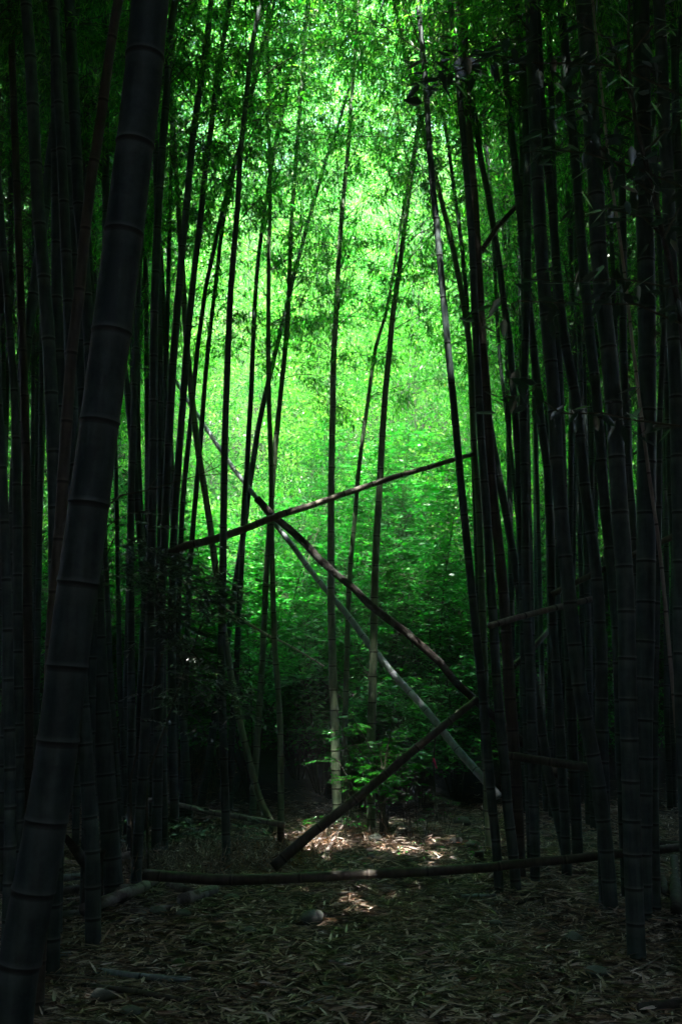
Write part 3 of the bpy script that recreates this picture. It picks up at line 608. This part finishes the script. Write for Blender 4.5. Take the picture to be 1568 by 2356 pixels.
for a in [('green-tinged angular rock behind the lit litter, largest of the right cluster', 1063, 1905, 58, .7), ('dark angular rock below the green-tinged one', 1050, 1945, 42, .7),
          ('pale grey rock right of the dark angular one', 1086, 1950, 44, .5), ('small mossy rock above the pale grey one', 1092, 1918, 24, .7),
          ('flat brown rock at the foot of the stout clearing cane', 864, 1940, 44, .7), ('small dark rock in front of the flat brown one', 853, 1976, 26, .8),
          ('small grey rock left of the flat brown one', 832, 1958, 24, .6), ('squarish grey rock in the middle of the litter', 720, 2130, 62, .75),
          ('dull rock between the left heap and the litter', 363, 2110, 52, .6), ('tilted slab rock right of the dull one', 422, 2112, 50, .5),
          ('mossy stone at the lower left of the litter', 410, 2225, 52, .45), ('large dark stone at the bottom left', 234, 2305, 70, .6),
          ('low bluish stone at the bottom left edge of the photo', 300, 2338, 80, .4), ('half buried stone under the squarish rock', 782, 2220, 38, .6),
          ('dim round stone right of the litter middle', 1139, 2134, 44, .6), ('dark stone right of the dim round one', 1319, 2170, 66, .5),
          ('long flat dark stone at the lower right', 1377, 2245, 92, .3), ('tiny green stone close to the pale straight stick', 532, 2072, 60, .35),
          ('dark stone left of the squarish rock', 575, 2150, 44, .5), ('flat stone at the foot of the thick leaning cane', 470, 2232, 40, .35)]:
    rock(*a)

# ---------------------------------------------------------------- pink ribbon on its stick
c = Vector((U(1003, 1700, 11.6).x, 11.6, 0)); rb = empty('marker_ribbon', c); tag(rb, 'bright pink ribbon tied on a thin dark stem in the shade', 'ribbon')
M_PINK = plain_material('pink_tape', (.95, .02, .16), .4)
tw = Twigs(); tw.line([Vector((c.x, c.y, 0)), U(1000, 1840, 11.6), U(997, 1760, 11.6), U(1000, 1700, 11.6), U(1004, 1640, 11.6)], .012, .006); tw.build('stem', M_TWIG, rb)
def ribbon(pts, w):
    V = []; Y = 11.55
    for i, (x, y) in enumerate(pts):
        k = scale_at(x, y, Y); q = U(x, y, Y-.01*i)
        V += [q+Vector((-w*k, 0, 0)), q+Vector((w*k, .01, 0)), q+Vector((w*k, .013, 0)), q+Vector((-w*k, .003, 0))]
    F = []
    for i in range(len(pts)-1):
        for j in range(4): F.append([i*4+j, i*4+(j+1) % 4, i*4+4+(j+1) % 4, i*4+4+j])
    F += [[3, 2, 1, 0], [len(V)-4, len(V)-3, len(V)-2, len(V)-1]]
    raw_mesh('ribbon', [list(v) for v in V], F, [4]*len(F), M_PINK, parent=rb)
ribbon([(996, 1744), (999, 1751), (1001, 1759), (1004, 1768)], 2.4)
ribbon([(998, 1747), (996, 1749), (995, 1753)], 1.0)

# ---------------------------------------------------------------- broadleaf bushes, sapling, tree
def spray_leaves(lv, tw, P0, D, length, n, leaf, wid, flat=.35, r=.003, spread=1.0, opposite=True):
    """one twig with leaves along both sides, blades nearly level"""
    D = np.array(D, float); D /= np.linalg.norm(D); P0 = np.array(P0, float)
    S = np.cross(D, [0, 0, 1.]); S /= max(1e-6, np.linalg.norm(S))
    mid = P0+D*length*.55+np.array([0, 0, .03*length]); end = P0+D*length-np.array([0, 0, .08*length])
    tw.line([P0, mid, end], r, r*.4)
    t = np.linspace(.2, 1, n); sgn = np.where(np.arange(n) % 2 == 0, 1., -1.)
    P = np.where(t[:, None] < .55, P0+(mid-P0)*(t[:, None]/.55), mid+(end-mid)*((t[:, None]-.55)/.45))
    LD = norm(D[None]*rng.uniform(.3, .9, (n, 1))+S[None]*(sgn*spread)[:, None]+rng.normal(0, .18, (n, 3))+np.array([0, 0, -.12]))
    LD[-1] = D
    LN = norm(rng.normal(0, flat, (n, 3))+np.array([0, 0, 1.]))
    lv.add(P, LD, LN, rng.uniform(.75, 1.15, n)*leaf, rng.uniform(.85, 1.15, n)*wid)

def bush(name, label, c, R, H, nst, nspr, leaf, wid, mat, group=None, cat='bush', layers=None, fine=True, base=None, twl=.3, z0=.15, wood=M_TWIG):
    """stems fanning from the foot; sprays of leaves in level tiers through an uneven crown"""
    root = empty(name, c); tag(root, label, cat, group)
    tw = Twigs(); lv = Leaves(); c = np.array(list(c))
    tips = []
    for i in range(nst):
        az = random.uniform(0, 6.28); rr = R*random.uniform(.25, 1)**.7; h = H*random.uniform(.45, 1)
        e = c+np.array([math.cos(az)*rr, math.sin(az)*rr*.8, h]); m = c+(e-c)*.5+np.array([-math.cos(az)*.12, 0, .12*h])
        (Q := Twigs()).line([c+np.array([math.cos(az)*.05, math.sin(az)*.05, -.05]), c+(m-c)*.5, m, m+(e-m)*.6, e], .012*(.5+H*.25), .004); Q.build('stem', wood, root)
        tips.append((m, e, az))
    for k in range(nspr):
        m, e, az = random.choice(tips); f = random.uniform(-.3, 1); b = m+(e-m)*f
        if b[2] < c[2]+z0*H: continue
        a2 = az+random.gauss(0, 1.1); d = [math.cos(a2), math.sin(a2), random.uniform(-.15, .35)]
        spray_leaves(lv, tw, b, d, twl*random.uniform(.6, 1.3), random.randint(7, 12), leaf, wid)
    build_foliage('foliage', tw, lv, wood, mat, root, fine=fine)
    return root

# bushes on the bank behind the clearing
BUSHES = [
 ('bushy green shrub on the bank left of the crossing canes', 545, 13.6, 1150, 1.3, 1.6), ('bright yellow-green shrub just behind the crossing of the fallen canes', 640, 15.2, 1060, 1.5, 1.8),
 ('green shrub between the pale bamboo and the central one, middle height', 690, 14.2, 1240, 1.3, 1.6), ('wide leafy shrub right of the central bamboo below the fallen cane', 830, 15.0, 1180, 1.5, 1.9),
 ('pale glinting shrub on the bank near the right border canes', 985, 14.6, 1130, 1.5, 1.8), ('tiered shrub behind the stout clearing cane, lower bank', 920, 13.6, 1390, 1.3, 1.5),
 ('low tiered shrub at the right end of the bank', 1040, 13.4, 1480, 1.2, 1.4), ('bright leafy crown high on the bank right of the stout cane', 905, 17.0, 980, 1.6, 2.0),
 ('dim shrub low on the bank in the middle', 740, 13.6, 1430, 1.1, 1.3), ('dim shrub on the bank at the left, behind the slanted cane foot', 590, 13.2, 1400, 1.2, 1.3),
 ('shrub seen through the right grove on the bank', 1180, 14.0, 1330, 1.5, 1.8), ('dark shrub seen through the left grove on the bank', 430, 14.0, 1350, 1.4, 1.8),
 ('large shrub higher up behind the right border canes', 1080, 16.5, 1050, 1.6, 2.0), ('tall shrub up the bank at the left of the clearing', 500, 16.0, 1040, 1.5, 1.9),
 ('shrub at the far left seen between dark canes', 250, 14.5, 1250, 1.6, 1.8), ('shrub at the far right seen between dark canes', 1390, 14.5, 1250, 1.6, 1.8),
 ('overhanging shrub above the black hollow of the bank', 840, 13.0, 1520, .9, .9), ('small shrub above the hollow at the right', 960, 12.8, 1590, .8, .7),
]
for lab, x, Y, ytop, R, H in BUSHES:
    pt = U(x, ytop, Y); zg = gz(pt.x, Y); base = Vector((pt.x, Y, max(zg-.05, min(zg, pt.z-H))))
    Hh = max(.5, pt.z-base.z)
    bush('shrub', lab, base, R*1.35, Hh, 8, int(300*R*max(1, Hh/2)), .10, .043, M_BROAD, 'shrubs on the bank', z0=.3, twl=.55, fine=False)
# sapling in front of the stout clearing cane
c = G(885, 1925)
bush('sapling', 'bright green leafy sapling in front of the stout clearing cane', Vector((c.x, c.y, c.z)), .5, 1.25, 9, 120, .085, .04, M_SAPL, None, 'sapling', z0=.35, twl=.22)
c = G(800, 1925)
sp = bush('sapling', 'small bright sapling beside the central cane with one level spray reaching left', Vector((c.x, c.y, c.z)), .25, 1.35, 5, 24, .05, .022, M_SAPL, None, 'sapling', z0=.3, twl=.2)
lv = Leaves(); tw = Twigs(); a = np.array(U(780, 1752, c.y)); spray_leaves(lv, tw, a, (-1, -.1, .02), .38, 34, .045, .02); build_foliage('leaf_spray', tw, lv, M_TWIG, M_SAPL, sp, fine=True)
# glossy dark bush on the left, in front of the canes
c = G(400, 2000)
root = empty('glossy_bush', Vector((U(400, 1500, 7.5).x, 7.5, 0))); tag(root, 'dark glossy-leaved bush before the left grove, glinting leaves at mid height', 'bush')
tw = Twigs(); lv = Leaves(); hub = U(390, 1440, 7.6); b0 = Vector((hub.x-.25, 7.8, 0))
for dx in (0, .12):
    (Q := Twigs()).line([b0+Vector((dx, 0, 0)), b0+Vector((dx-.05, .02, .8)), hub+Vector((dx*2, 0, 0)), hub+Vector((dx*3, 0, .5))], .013, .005); Q.build('stem', M_TWIG, root)
def glossy(x, y, n, sx, sy, Y=7.5):
    q = U(x, y, Y); tw.line([hub, hub*.4+q*.6+Vector((0, 0, .05)), q], .004, .002)
    for k in range(int(n*1.4)):
        p0 = U(x+random.gauss(0, sx), y+random.gauss(0, sy), Y+random.gauss(0, .22))
        az = random.gauss(.0, 1.0); d = (math.cos(az), -abs(math.sin(az))*.8, random.uniform(-.5, .05))
        spray_leaves(lv, tw, p0, d, random.uniform(.10, .24), random.randint(6, 10), .062, .028, flat=.4, r=.0018)
for a in [(270, 1300, 10, 30, 30), (300, 1320, 14, 35, 30), (380, 1290, 16, 40, 25), (430, 1340, 22, 40, 30), (470, 1370, 16, 35, 25), (400, 1420, 26, 45, 40), (500, 1400, 10, 25, 25),
          (420, 1500, 22, 40, 35), (470, 1560, 20, 35, 25), (510, 1600, 12, 25, 20), (420, 1590, 12, 35, 30), (450, 1650, 7, 30, 20), (310, 1220, 5, 25, 20), (540, 1640, 3, 12, 10)]:
    glossy(*a)
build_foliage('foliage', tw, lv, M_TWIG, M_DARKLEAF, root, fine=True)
# bare dead branches arching across the left canes
root = empty('bare_branch', U(250, 1200, 7.2)); tag(root, 'thin bare dead branches arching over the left canes', 'branch')
tw = Twigs()
for P, r in [([(200, 1245), (254, 1159), (281, 1139), (340, 1128), (391, 1112), (449, 1096), (500, 1075), (524, 1054)], .009), ([(449, 1096), (510, 1090), (570, 1060), (600, 1020)], .004),
             ([(254, 1205), (300, 1180), (360, 1172), (420, 1160), (480, 1135), (540, 1140)], .005), ([(391, 1112), (430, 1130), (500, 1150), (570, 1180)], .003), ([(430, 1000), (470, 1060), (530, 1110), (575, 1150)], .003),
             ([(500, 1075), (530, 1085), (560, 1110)], .002), ([(340, 1128), (360, 1100), (400, 1080), (440, 1070)], .003), ([(470, 1086), (500, 1050), (540, 1030), (560, 1000)], .0025), ([(240, 1290), (262, 1240), (300, 1200)], .005)]:
    (Q := Twigs()).line([U(x, y, 7.2-.1*i) for i, (x, y) in enumerate(P)], r, r*.3); Q.build('twig', M_TWIG, root)
# ground shrub low on the left
def low_plant(label, x, y, n, spread, h, mat, leaf, wid, name='ground_plant', cat='plant', Yo=0):
    c = G(x, y); root = empty(name, c); tag(root, label, cat)
    tw = Twigs(); lv = Leaves()
    for k in range(n):
        dx = random.gauss(0, spread); dy = random.gauss(0, spread*.4); hh = h*random.uniform(.4, 1.1)
        q = Vector((c.x+dx, c.y+dy+Yo, gz(c.x+dx, c.y+dy)+hh)); b = Vector((c.x+dx*.7, c.y+dy*.7+Yo, gz(c.x+dx*.7, c.y)-.02))
        tw.line([b, (b+q)/2+Vector((random.gauss(0, .03), 0, .04)), q], .004, .002)
        az = random.uniform(0, 6.28)
        spray_leaves(lv, tw, q, (math.cos(az), math.sin(az), -.1), random.uniform(.12, .28), random.randint(5, 8), leaf, wid, flat=.4, r=.0015)
    build_foliage('foliage', tw, lv, M_TWIG, mat, root, fine=True)
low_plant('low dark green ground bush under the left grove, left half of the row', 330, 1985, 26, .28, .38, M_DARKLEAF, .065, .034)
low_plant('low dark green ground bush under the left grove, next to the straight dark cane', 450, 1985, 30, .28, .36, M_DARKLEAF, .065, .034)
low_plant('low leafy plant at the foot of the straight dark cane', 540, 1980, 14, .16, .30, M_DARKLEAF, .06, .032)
low_plant('tall seedlings on the dark ground right of the sapling', 960, 1930, 12, .28, .45, M_SAPL, .05, .022)
low_plant('bright seedlings at the foot of the central cane', 800, 1930, 12, .18, .3, M_SAPL, .05, .022)
low_plant('small green seedlings on the lit litter', 1010, 1962, 16, .5, .05, M_SAPL, .035, .018)
low_plant('tiny seedlings scattered along the lit litter before the fallen pole', 800, 1985, 12, .5, .04, M_SAPL, .03, .016)
low_plant('single low seedling on the dark litter at the right', 800, 2270, 3, .06, .03, M_DARKLEAF, .06, .03)
low_plant('pair of seedlings low on the right of the litter', 985, 2250, 4, .08, .04, M_DARKLEAF, .05, .025)
c = G(1022, 1900); low_plant('upright weed right of the pink ribbon', 1022, 1905, 6, .04, .3, M_SAPL, .04, .018)
# broadleaf tree reaching in from the right edge, near the camera
root = empty('broadleaf_tree', Vector((1.75, 4.3, 0))); tag(root, 'dark glossy broadleaf tree reaching in from the upper right edge', 'tree')
tw = Twigs(); lv = Leaves(); Yt = 4.0
stem = [Vector((1.75, 4.3, 0)), Vector((1.72, 4.2, 1.0)), U(1590, 900, Yt), U(1568, 742, Yt), U(1526, 547, Yt), U(1502, 449, Yt), U(1479, 352, Yt), U(1452, 234, Yt), U(1444, 78, Yt), U(1450, -120, Yt)]
cane_mesh('trunk', stem, [.03, .026, .018, .014, .012, .011, .009, .008, .006, .004], M_BARK, root, nodes=False, sides=8, wobble=.08)
BR = [([(1590, 230), (1444, 164), (1385, 148), (1307, 145), (1237, 146), (1190, 135), (1120, 125), (1060, 160), (1010, 178), (965, 182)], 1.25), ([(1590, 440), (1463, 387), (1346, 352), (1276, 344), (1200, 352)], 1),
      ([(1600, 700), (1565, 664), (1424, 641), (1307, 648), (1210, 641)], .9), ([(1600, 760), (1463, 700), (1346, 699), (1190, 692), (1085, 752)], .7),
      ([(1600, 985), (1463, 967), (1380, 950), (1291, 952), (1229, 909), (1150, 913)], .9), ([(1500, 300), (1420, 260), (1330, 225), (1270, 240)], 1.3), ([(1502, 449), (1440, 400), (1370, 330), (1320, 300)], 1.4),
      ([(1452, 234), (1400, 90), (1340, 60), (1300, 30)], .8), ([(1452, 120), (1500, 60), (1560, 40)], .8), ([(1479, 352), (1530, 300), (1568, 270)], 1), ([(1526, 547), (1480, 500), (1400, 480), (1340, 500)], .8),
      ([(1526, 547), (1560, 480), (1590, 440)], .8), ([(1440, 164), (1450, 110), (1540, 60)], .7)]
def big_leaf_at(x, y, Y, ang, L, W, tilt=0.3):
    p = U(x, y, Y); d = np.array([[math.cos(ang), random.uniform(-.3, .3), math.sin(ang)]])
    n = np.array([[random.gauss(0, .3), -1.0, random.uniform(.2, .8)]])
    lv.add(np.array([list(p)]), d, n, L*1.15, W*1.2)
for pts, dn in BR:
    Ys = [Yt+random.uniform(-.12, .12)-.05*i for i in range(len(pts))]
    P = [U(x, y, Y) for (x, y), Y in zip(pts, Ys)]
    tw.line(P, .006, .002)
    for i in range(len(P)-1):
        seg = (P[i+1]-P[i]).length; m = max(1, int(seg*38*dn))
        for k in range(m):
            if pts[i][0] > 1560 and pts[i+1][0] > 1560: continue
            q = P[i]+(P[i+1]-P[i])*random.random()
            ang = random.choice([math.pi, 0, math.pi])+random.gauss(0, .5)
            if random.random() < .3: ang = -math.pi/2+random.gauss(0, .35)
            d = np.array([[math.cos(ang), random.gauss(0, .5), math.sin(ang)-.1]]); nn = np.array([[random.gauss(0, .35), random.gauss(-.8, .5), .8]])
            off = np.array([[random.gauss(0, .045), random.gauss(0, .06), random.gauss(0, .045)]])
            tw.add(np.array([list(q)]), np.array([list(q)])+off, .0012)
            lv.add(np.array([list(q)])+off, d, nn, random.uniform(.07, .10), random.uniform(.03, .042))
# the cluster of hanging leaves left of the tree, against the light
for x, y, a, L, W in [(985, 188, 3.1, .085, .03), (1005, 178, .05, .07, .027), (985, 195, -1.5, .055, .03), (1015, 190, -.9, .06, .03), (1040, 165, -1.9, .06, .03), (1055, 130, -1.4, .1, .055), (1070, 130, -.9, .09, .045),
                      (1035, 130, 2.7, .055, .025), (1010, 145, .4, .045, .02), (975, 170, 2.9, .05, .018), (1050, 118, 3.0, .055, .022), (1085, 118, .1, .06, .026), (1065, 105, 1.2, .035, .02), (1120, 112, .2, .07, .025), (1120, 127, 3.0, .07, .027),
                      (1165, 145, .3, .06, .024), (1190, 100, .6, .08, .028), (1235, 160, -1.3, .07, .03), (1252, 300, 3.4, .1, .04), (1235, 240, 3.3, .07, .02)]:
    big_leaf_at(x, y, 3.72, a, L, W)
build_foliage('foliage', tw, lv, M_TWIG, M_DARKLEAF, root, fine=True, fold=.12)

# ---------------------------------------------------------------- dry grass, litter
def dry_patch(name, label, spots, mat, hgt=.3, cat='dry grass'):
    lv = Leaves(); tw = Twigs()
    for (x, y, sx, sy, n) in spots:
        c = G(x, y); k = scale_at(x, y, c.y)
        px = c.x+rng.normal(0, sx*k, n); py = c.y+rng.normal(0, sy, n); b = np.stack([px, py, terrain(px, py)-.01], 1)
        e = b+np.stack([rng.normal(0, .09, n), rng.normal(0, .08, n), rng.uniform(.3, 1.0, n)*hgt], 1)
        tw.add(b, e, .0018)
        for q in range(3):
            f = rng.uniform(.35, 1, n)[:, None]
            lv.add(b+(e-b)*f, rng.normal(0, .7, (n, 3))+np.array([0, 0, -.1]), rng.normal(0, 1, (n, 3)), rng.uniform(.04, .10, n), rng.uniform(.007, .013, n))
    r = empty(name, (0, 0, 0)); tag(r, label, cat, None, 'stuff')
    build_foliage('dry_leaves', tw, lv, M_TWIG_PALE, mat, r, droop=.3)
dry_patch('dry_grass', 'dry orange-brown stalks around the foot of the leaning brown bamboo', [(720, 1950, 50, .3, 110), (600, 1985, 60, .3, 200), (850, 1935, 50, .2, 30), (560, 1990, 70, .25, 260), (930, 1925, 60, .15, 40)], M_DRY, .18)
dry_patch('dry_undergrowth', 'pale dead undergrowth below the low dark bush on the left', [(450, 2010, 80, .3, 420), (380, 2015, 60, .3, 160), (520, 1995, 70, .3, 300)], M_LITTER, .28)
dry_patch('dead_stalks', 'pinkish dead leafy stalks behind the left canes near the cut log', [(455, 1850, 22, .15, 60), (480, 1850, 25, .15, 40), (340, 1850, 10, .1, 20)], M_DRY, .75)

def litter():
    lv = Leaves()
    def zone(n, x0, x1, y0, y1, l0, l1, w0, w1, z=.018, tilt=.4):
        # even over the area seen, wider with distance
        y = rng.uniform(y0, y1, n); x = rng.uniform(x0, x1, n)*np.clip(y/8, .6, 3)
        P = np.stack([x, y, terrain(x, y)+rng.random(n)**2*z*1.6+.003], 1)
        a = rng.uniform(0, 6.283, n); D = np.stack([np.cos(a), np.sin(a), rng.normal(0, .18, n)], 1)
        N = norm(rng.normal(0, tilt, (n, 3))+np.array([0, 0, 1.]))
        lv.add(P, D, N, rng.uniform(l0, l1, n), rng.uniform(w0, w1, n))
    zone(42000, -3.4, 3.4, 4.0, 8, .05, .15, .008, .02)
    zone(50000, -4.2, 4.2, 8, 13, .06, .14, .010, .02, .03)
    zone(1500, -4, 4, 13, 14, .07, .14, .012, .02)
    zone(5000, -4, 4, 1, 4, .06, .15, .01, .02)
    o = lv.build('leaf_litter', M_LITTER, fine=True, fold=.3, droop=.1)
    tag(o, 'dead bamboo leaves covering the ground', 'leaf litter', None, 'stuff')
    tw = Twigs(); n = 900
    x = rng.uniform(-3.5, 3.5, n)*1.2; y = rng.uniform(4.2, 13, n); a = rng.uniform(0, 6.28, n); l = rng.uniform(.08, .5, n)
    A = np.stack([x, y, terrain(x, y)+.02], 1); B = A+np.stack([np.cos(a)*l, np.sin(a)*l, rng.normal(0, .03, n)], 1); B[:, 2] = np.maximum(B[:, 2], terrain(B[:, 0], B[:, 1])+.01)
    tw.add(A, B, rng.uniform(.0015, .005, n)); o = tw.build('twig_litter', M_TWIG_PALE); tag(o, 'small dead twigs strewn over the leaves', 'twigs', None, 'stuff')
litter()

# ---------------------------------------------------------------- bamboo foliage of the slope and the added leaf roof shading the groves
def clumps(lv, C, R, n, leaf, wid, down=-.35, jitter=.5, tone=None):
    """n leaves around each clump centre C (k,3), radii R"""
    k = len(C); idx = np.repeat(np.arange(k), n)
    d = rand_dirs(k*n); rr = rng.random(k*n)**.45
    P = C[idx]+d*(rr*R[idx])[:, None]*np.array([1, 1, .55])
    D = norm(d*np.array([1, 1, .3])*.6+rng.normal(0, jitter, (k*n, 3))+np.array([0, 0, down]))
    N = norm(rng.normal(0, .6, (k*n, 3))+np.array([0, 0, 1.]))
    R_ = np.clip(rng.random(k)[idx]*.8+rng.random(k*n)*.22, 0, .999)
    if tone: R_ = rng.uniform(tone[0], tone[1], k*n)
    lv.add(P, D, N, rng.uniform(.7, 1.2, k*n)*leaf, rng.uniform(.8, 1.2, k*n)*wid, R_)
def slope_foliage():
    lv = Leaves(); tw = Twigs()
    n = 430
    y = rng.uniform(16.5, 43, n); x = rng.uniform(-1, 1, n)*(3+.42*y)
    g = terrain(x, y)
    for i in range(n):
        H = random.uniform(4.0, 7.5); az = random.uniform(0, 6.28); m = 26
        t = rng.uniform(.12, 1, m); off = 1.1*np.sin(t*1.6)+rng.normal(0, .55, m)
        C = np.stack([x[i]+math.cos(az)*off+rng.normal(0, .5, m), y[i]+math.sin(az)*off*.6+rng.normal(0, .5, m), g[i]+t*H], 1)
        far = y[i] > 30
        clumps(lv, C, rng.uniform(.3, .65, m), 64 if not far else 36, .11 if not far else .16, .024 if not far else .034)
    n = 9500
    y = 16.2+28*rng.random(n)**.9; x = rng.uniform(-1, 1, n)*(3+.42*y)
    C = np.stack([x, y, terrain(x, y)+rng.uniform(.1, .9, n)], 1)
    clumps(lv, C, rng.uniform(.35, .7, n), 34, .17, .036)
    n = 6500
    y = rng.uniform(33, 47, n); x = rng.uniform(-1, 1, n)*20
    clumps(lv, np.stack([x, y, terrain(x, y)+rng.uniform(3, 16, n)], 1), rng.uniform(.5, .9, n), 34, .26, .06)
    # arching tops hanging over the clearing
    n = 1500
    y = rng.uniform(13.5, 22, n); el = np.radians(np.clip(40-rng.random(n)**1.5*22, 16, 40)); x = rng.uniform(-.30, .26, n)*y
    C = np.stack([x, y, 1.5+y*np.tan(el)], 1); C = C[(C[:, 2]-terrain(x, y)) > 2.2]
    clumps(lv, C, rng.uniform(.25, .5, len(C)), 55, .10, .018)
    n = 1000
    y = rng.uniform(15, 23, n); el = np.radians(rng.uniform(32, 40, n)); x = rng.uniform(-.28, .22, n)*y
    clumps(lv, np.stack([x, y, 1.5+y*np.tan(el)], 1), rng.uniform(.25, .5, n), 60, .10, .018)
    # silvery leaves low on the slope, paled to carry the central glow
    n = 420
    y = rng.uniform(19, 27, n); x = (rng.normal(-.045, .045, n))*y
    clumps(lv, np.stack([x, y, terrain(x, y)+rng.uniform(.4, 3.6, n)], 1), rng.uniform(.3, .55, n), 46, .12, .02, down=.15, tone=(.86, .994))
    o = lv.build('bamboo_foliage', M_LEAF, cull=SUNGAP); tag(o, 'bright green bamboo leaves massed on the slope', 'foliage', None, 'stuff')
slope_foliage()

def undergrowth():
    lv = Leaves()
    n = 4200
    y = rng.uniform(14.6, 22, n); x = rng.uniform(-1, 1, n)*(2+.4*y)
    C = np.stack([x, y, terrain(x, y)+rng.uniform(0, .35, n)], 1)
    clumps(lv, C, rng.uniform(.2, .4, n), 26, .08, .03, down=-.1)
    tag(lv.build('undergrowth', M_BROAD), 'dark low leafy undergrowth on the foot of the bank', 'undergrowth', None, 'stuff')
undergrowth()

def leaf_roof():
    lv = Leaves()
    # lower leaf fringe and thick upper mass, both unseen, added to darken the foreground
    n = 3600
    x = rng.uniform(-14, 14, n); y = rng.uniform(-12, 13, n); z = rng.uniform(7.6, 10, n)
    lo = 1.5+.80*np.clip(y, 0, None)+1.2
    open_c = (y > 8.9+.0*x) & (np.abs(x) < 2.2+.22*(y-8)*1.0)
    k = (z > lo*np.where(np.abs(x) > .40*y+1.0, 0, 1)) & ~open_c
    C = np.stack([x, y, z], 1)[k]
    clumps(lv, C, rng.uniform(.4, .8, len(C)), 30, .2, .035)
    n = 9000
    x = rng.uniform(-22, 22, n); y = rng.uniform(-20, 15, n); z = rng.uniform(10, 14, n)
    k = ~((y > 9.4) & (np.abs(x) < 2.2+.28*(y-8)))
    C = np.stack([x, y, z], 1)[k]
    clumps(lv, C, rng.uniform(.6, 1.1, len(C)), 22, .75, .20)
    # side curtains: unseen leaf walls added to block light from the sides
    n = 3600
    s = rng.choice([-1, 1], n); y = rng.uniform(-12, 20, n); x = s*(rng.uniform(5.5, 9, n)+.36*np.clip(y, 0, None)); z = terrain(x, y)+rng.uniform(.5, 11, n)
    clumps(lv, np.stack([x, y, z], 1), rng.uniform(.5, 1.0, n), 26, .35, .09)
    n = 2800  # unseen leaf wall behind the camera, added to stop light leaking in
    y = rng.uniform(-13, -5, n); x = rng.uniform(-15, 15, n); z = terrain(x, y)+rng.uniform(.2, 11, n)
    clumps(lv, np.stack([x, y, z], 1), rng.uniform(.5, 1.0, n), 26, .5, .14)
    # tall flanking groves, added to shade the sides of the slope
    n = 6500
    y = rng.uniform(13.5, 40, n); s = rng.choice([-1, 1], n); edge = np.where(s < 0, .19, .15)*y
    x = s*(edge+rng.uniform(0, 1, n)**1.3*(5+.25*y)); z = terrain(x, y)+rng.uniform(6.0, 10.5, n)
    clumps(lv, np.stack([x, y, z], 1), rng.uniform(.4, .8, n), 32, .22, .045)
    n = 4600  # lower flank leaves in the dark leaf colour, added to dim the side gaps
    y = rng.uniform(14.0, 30, n); s = rng.choice([-1, 1], n)
    x = s*(np.where(s < 0, .21, .18)*y+.3+rng.uniform(0, 1, n)*(3+.2*y)); z = terrain(x, y)+rng.uniform(.3, 6.5, n)
    clumps(lv, np.stack([x, y, z], 1), rng.uniform(.3, .6, n), 30, .15, .035)
    # thin unseen cover added above the clearing to half-shade the arching tops
    n = 260
    y = rng.uniform(10, 14.5, n); x = rng.uniform(-5, 5, n); z = 2.2+.86*y+rng.uniform(0, 2.5, n)
    clumps(lv, np.stack([x, y, z], 1), rng.uniform(.5, .9, n), 26, .3, .07)
    n = 520  # unseen leaves added to stop sun flecks on the right tree
    clumps(lv, np.stack([rng.uniform(.6, 3.6, n), rng.uniform(.5, 5, n), rng.uniform(8.8, 11, n)], 1), rng.uniform(.4, .7, n), 30, .32, .09)
    # lower unseen layer over the viewpoint, added to stop sun spots on the thick cane
    n = 900
    clumps(lv, np.stack([rng.uniform(-3.5, 4, n), rng.uniform(-3, 5.5, n), rng.uniform(8.5, 10.5, n)], 1), rng.uniform(.4, .7, n), 30, .3, .08)
    n = 900  # unseen leaves added to stop sun flecks on the side canes
    sx = rng.choice([-1, 1], n)
    clumps(lv, np.stack([sx*rng.uniform(1.4, 5.5, n)+.3, rng.uniform(3, 8.6, n), rng.uniform(8.8, 10.8, n)], 1), rng.uniform(.4, .7, n), 30, .3, .08)
    o = lv.build('bamboo_shade_canopy', M_CANOPY, cull=SUNGAP2); tag(o, 'dense dark bamboo leaf roof, mostly unseen, added to shade the groves', 'foliage', None, 'stuff')
def SUNGAP2(P):
    rear_opening = (np.abs(P[:, 0]-.4) < 2.5) & (P[:, 1] > -12.5) & (P[:, 1] < -5.0) & (P[:, 2] > 4.5)     # opening added behind the camera to send light onto the cane fronts
    return sungap(P) & ~rear_opening
leaf_roof()

# ---------------------------------------------------------------- air
def haze():
    m, nt, N, L = mat_new('haze_air')
    v = N.new('ShaderNodeVolumePrincipled'); v.inputs['Density'].default_value = HAZE_D; v.inputs['Color'].default_value = (.86, .96, .9, 1); v.inputs['Anisotropy'].default_value = .0
    o = N.new('ShaderNodeOutputMaterial'); L.new(v.outputs[0], o.inputs['Volume'])
    x0, x1, y0, y1, z0, z1 = -88, 88, -55, 128, -1.3, 47
    V = [(x, y, z) for z in (z0, z1) for y in (y0, y1) for x in (x0, x1)]
    F = [[0, 2, 3, 1], [4, 5, 7, 6], [0, 1, 5, 4], [2, 6, 7, 3], [0, 4, 6, 2], [1, 3, 7, 5]]
    o = raw_mesh('haze', V, F, [4]*6, m); tag(o, None, None, None, 'stuff')
HAZE_D = 0.006
if HAZE_D > 0: haze()
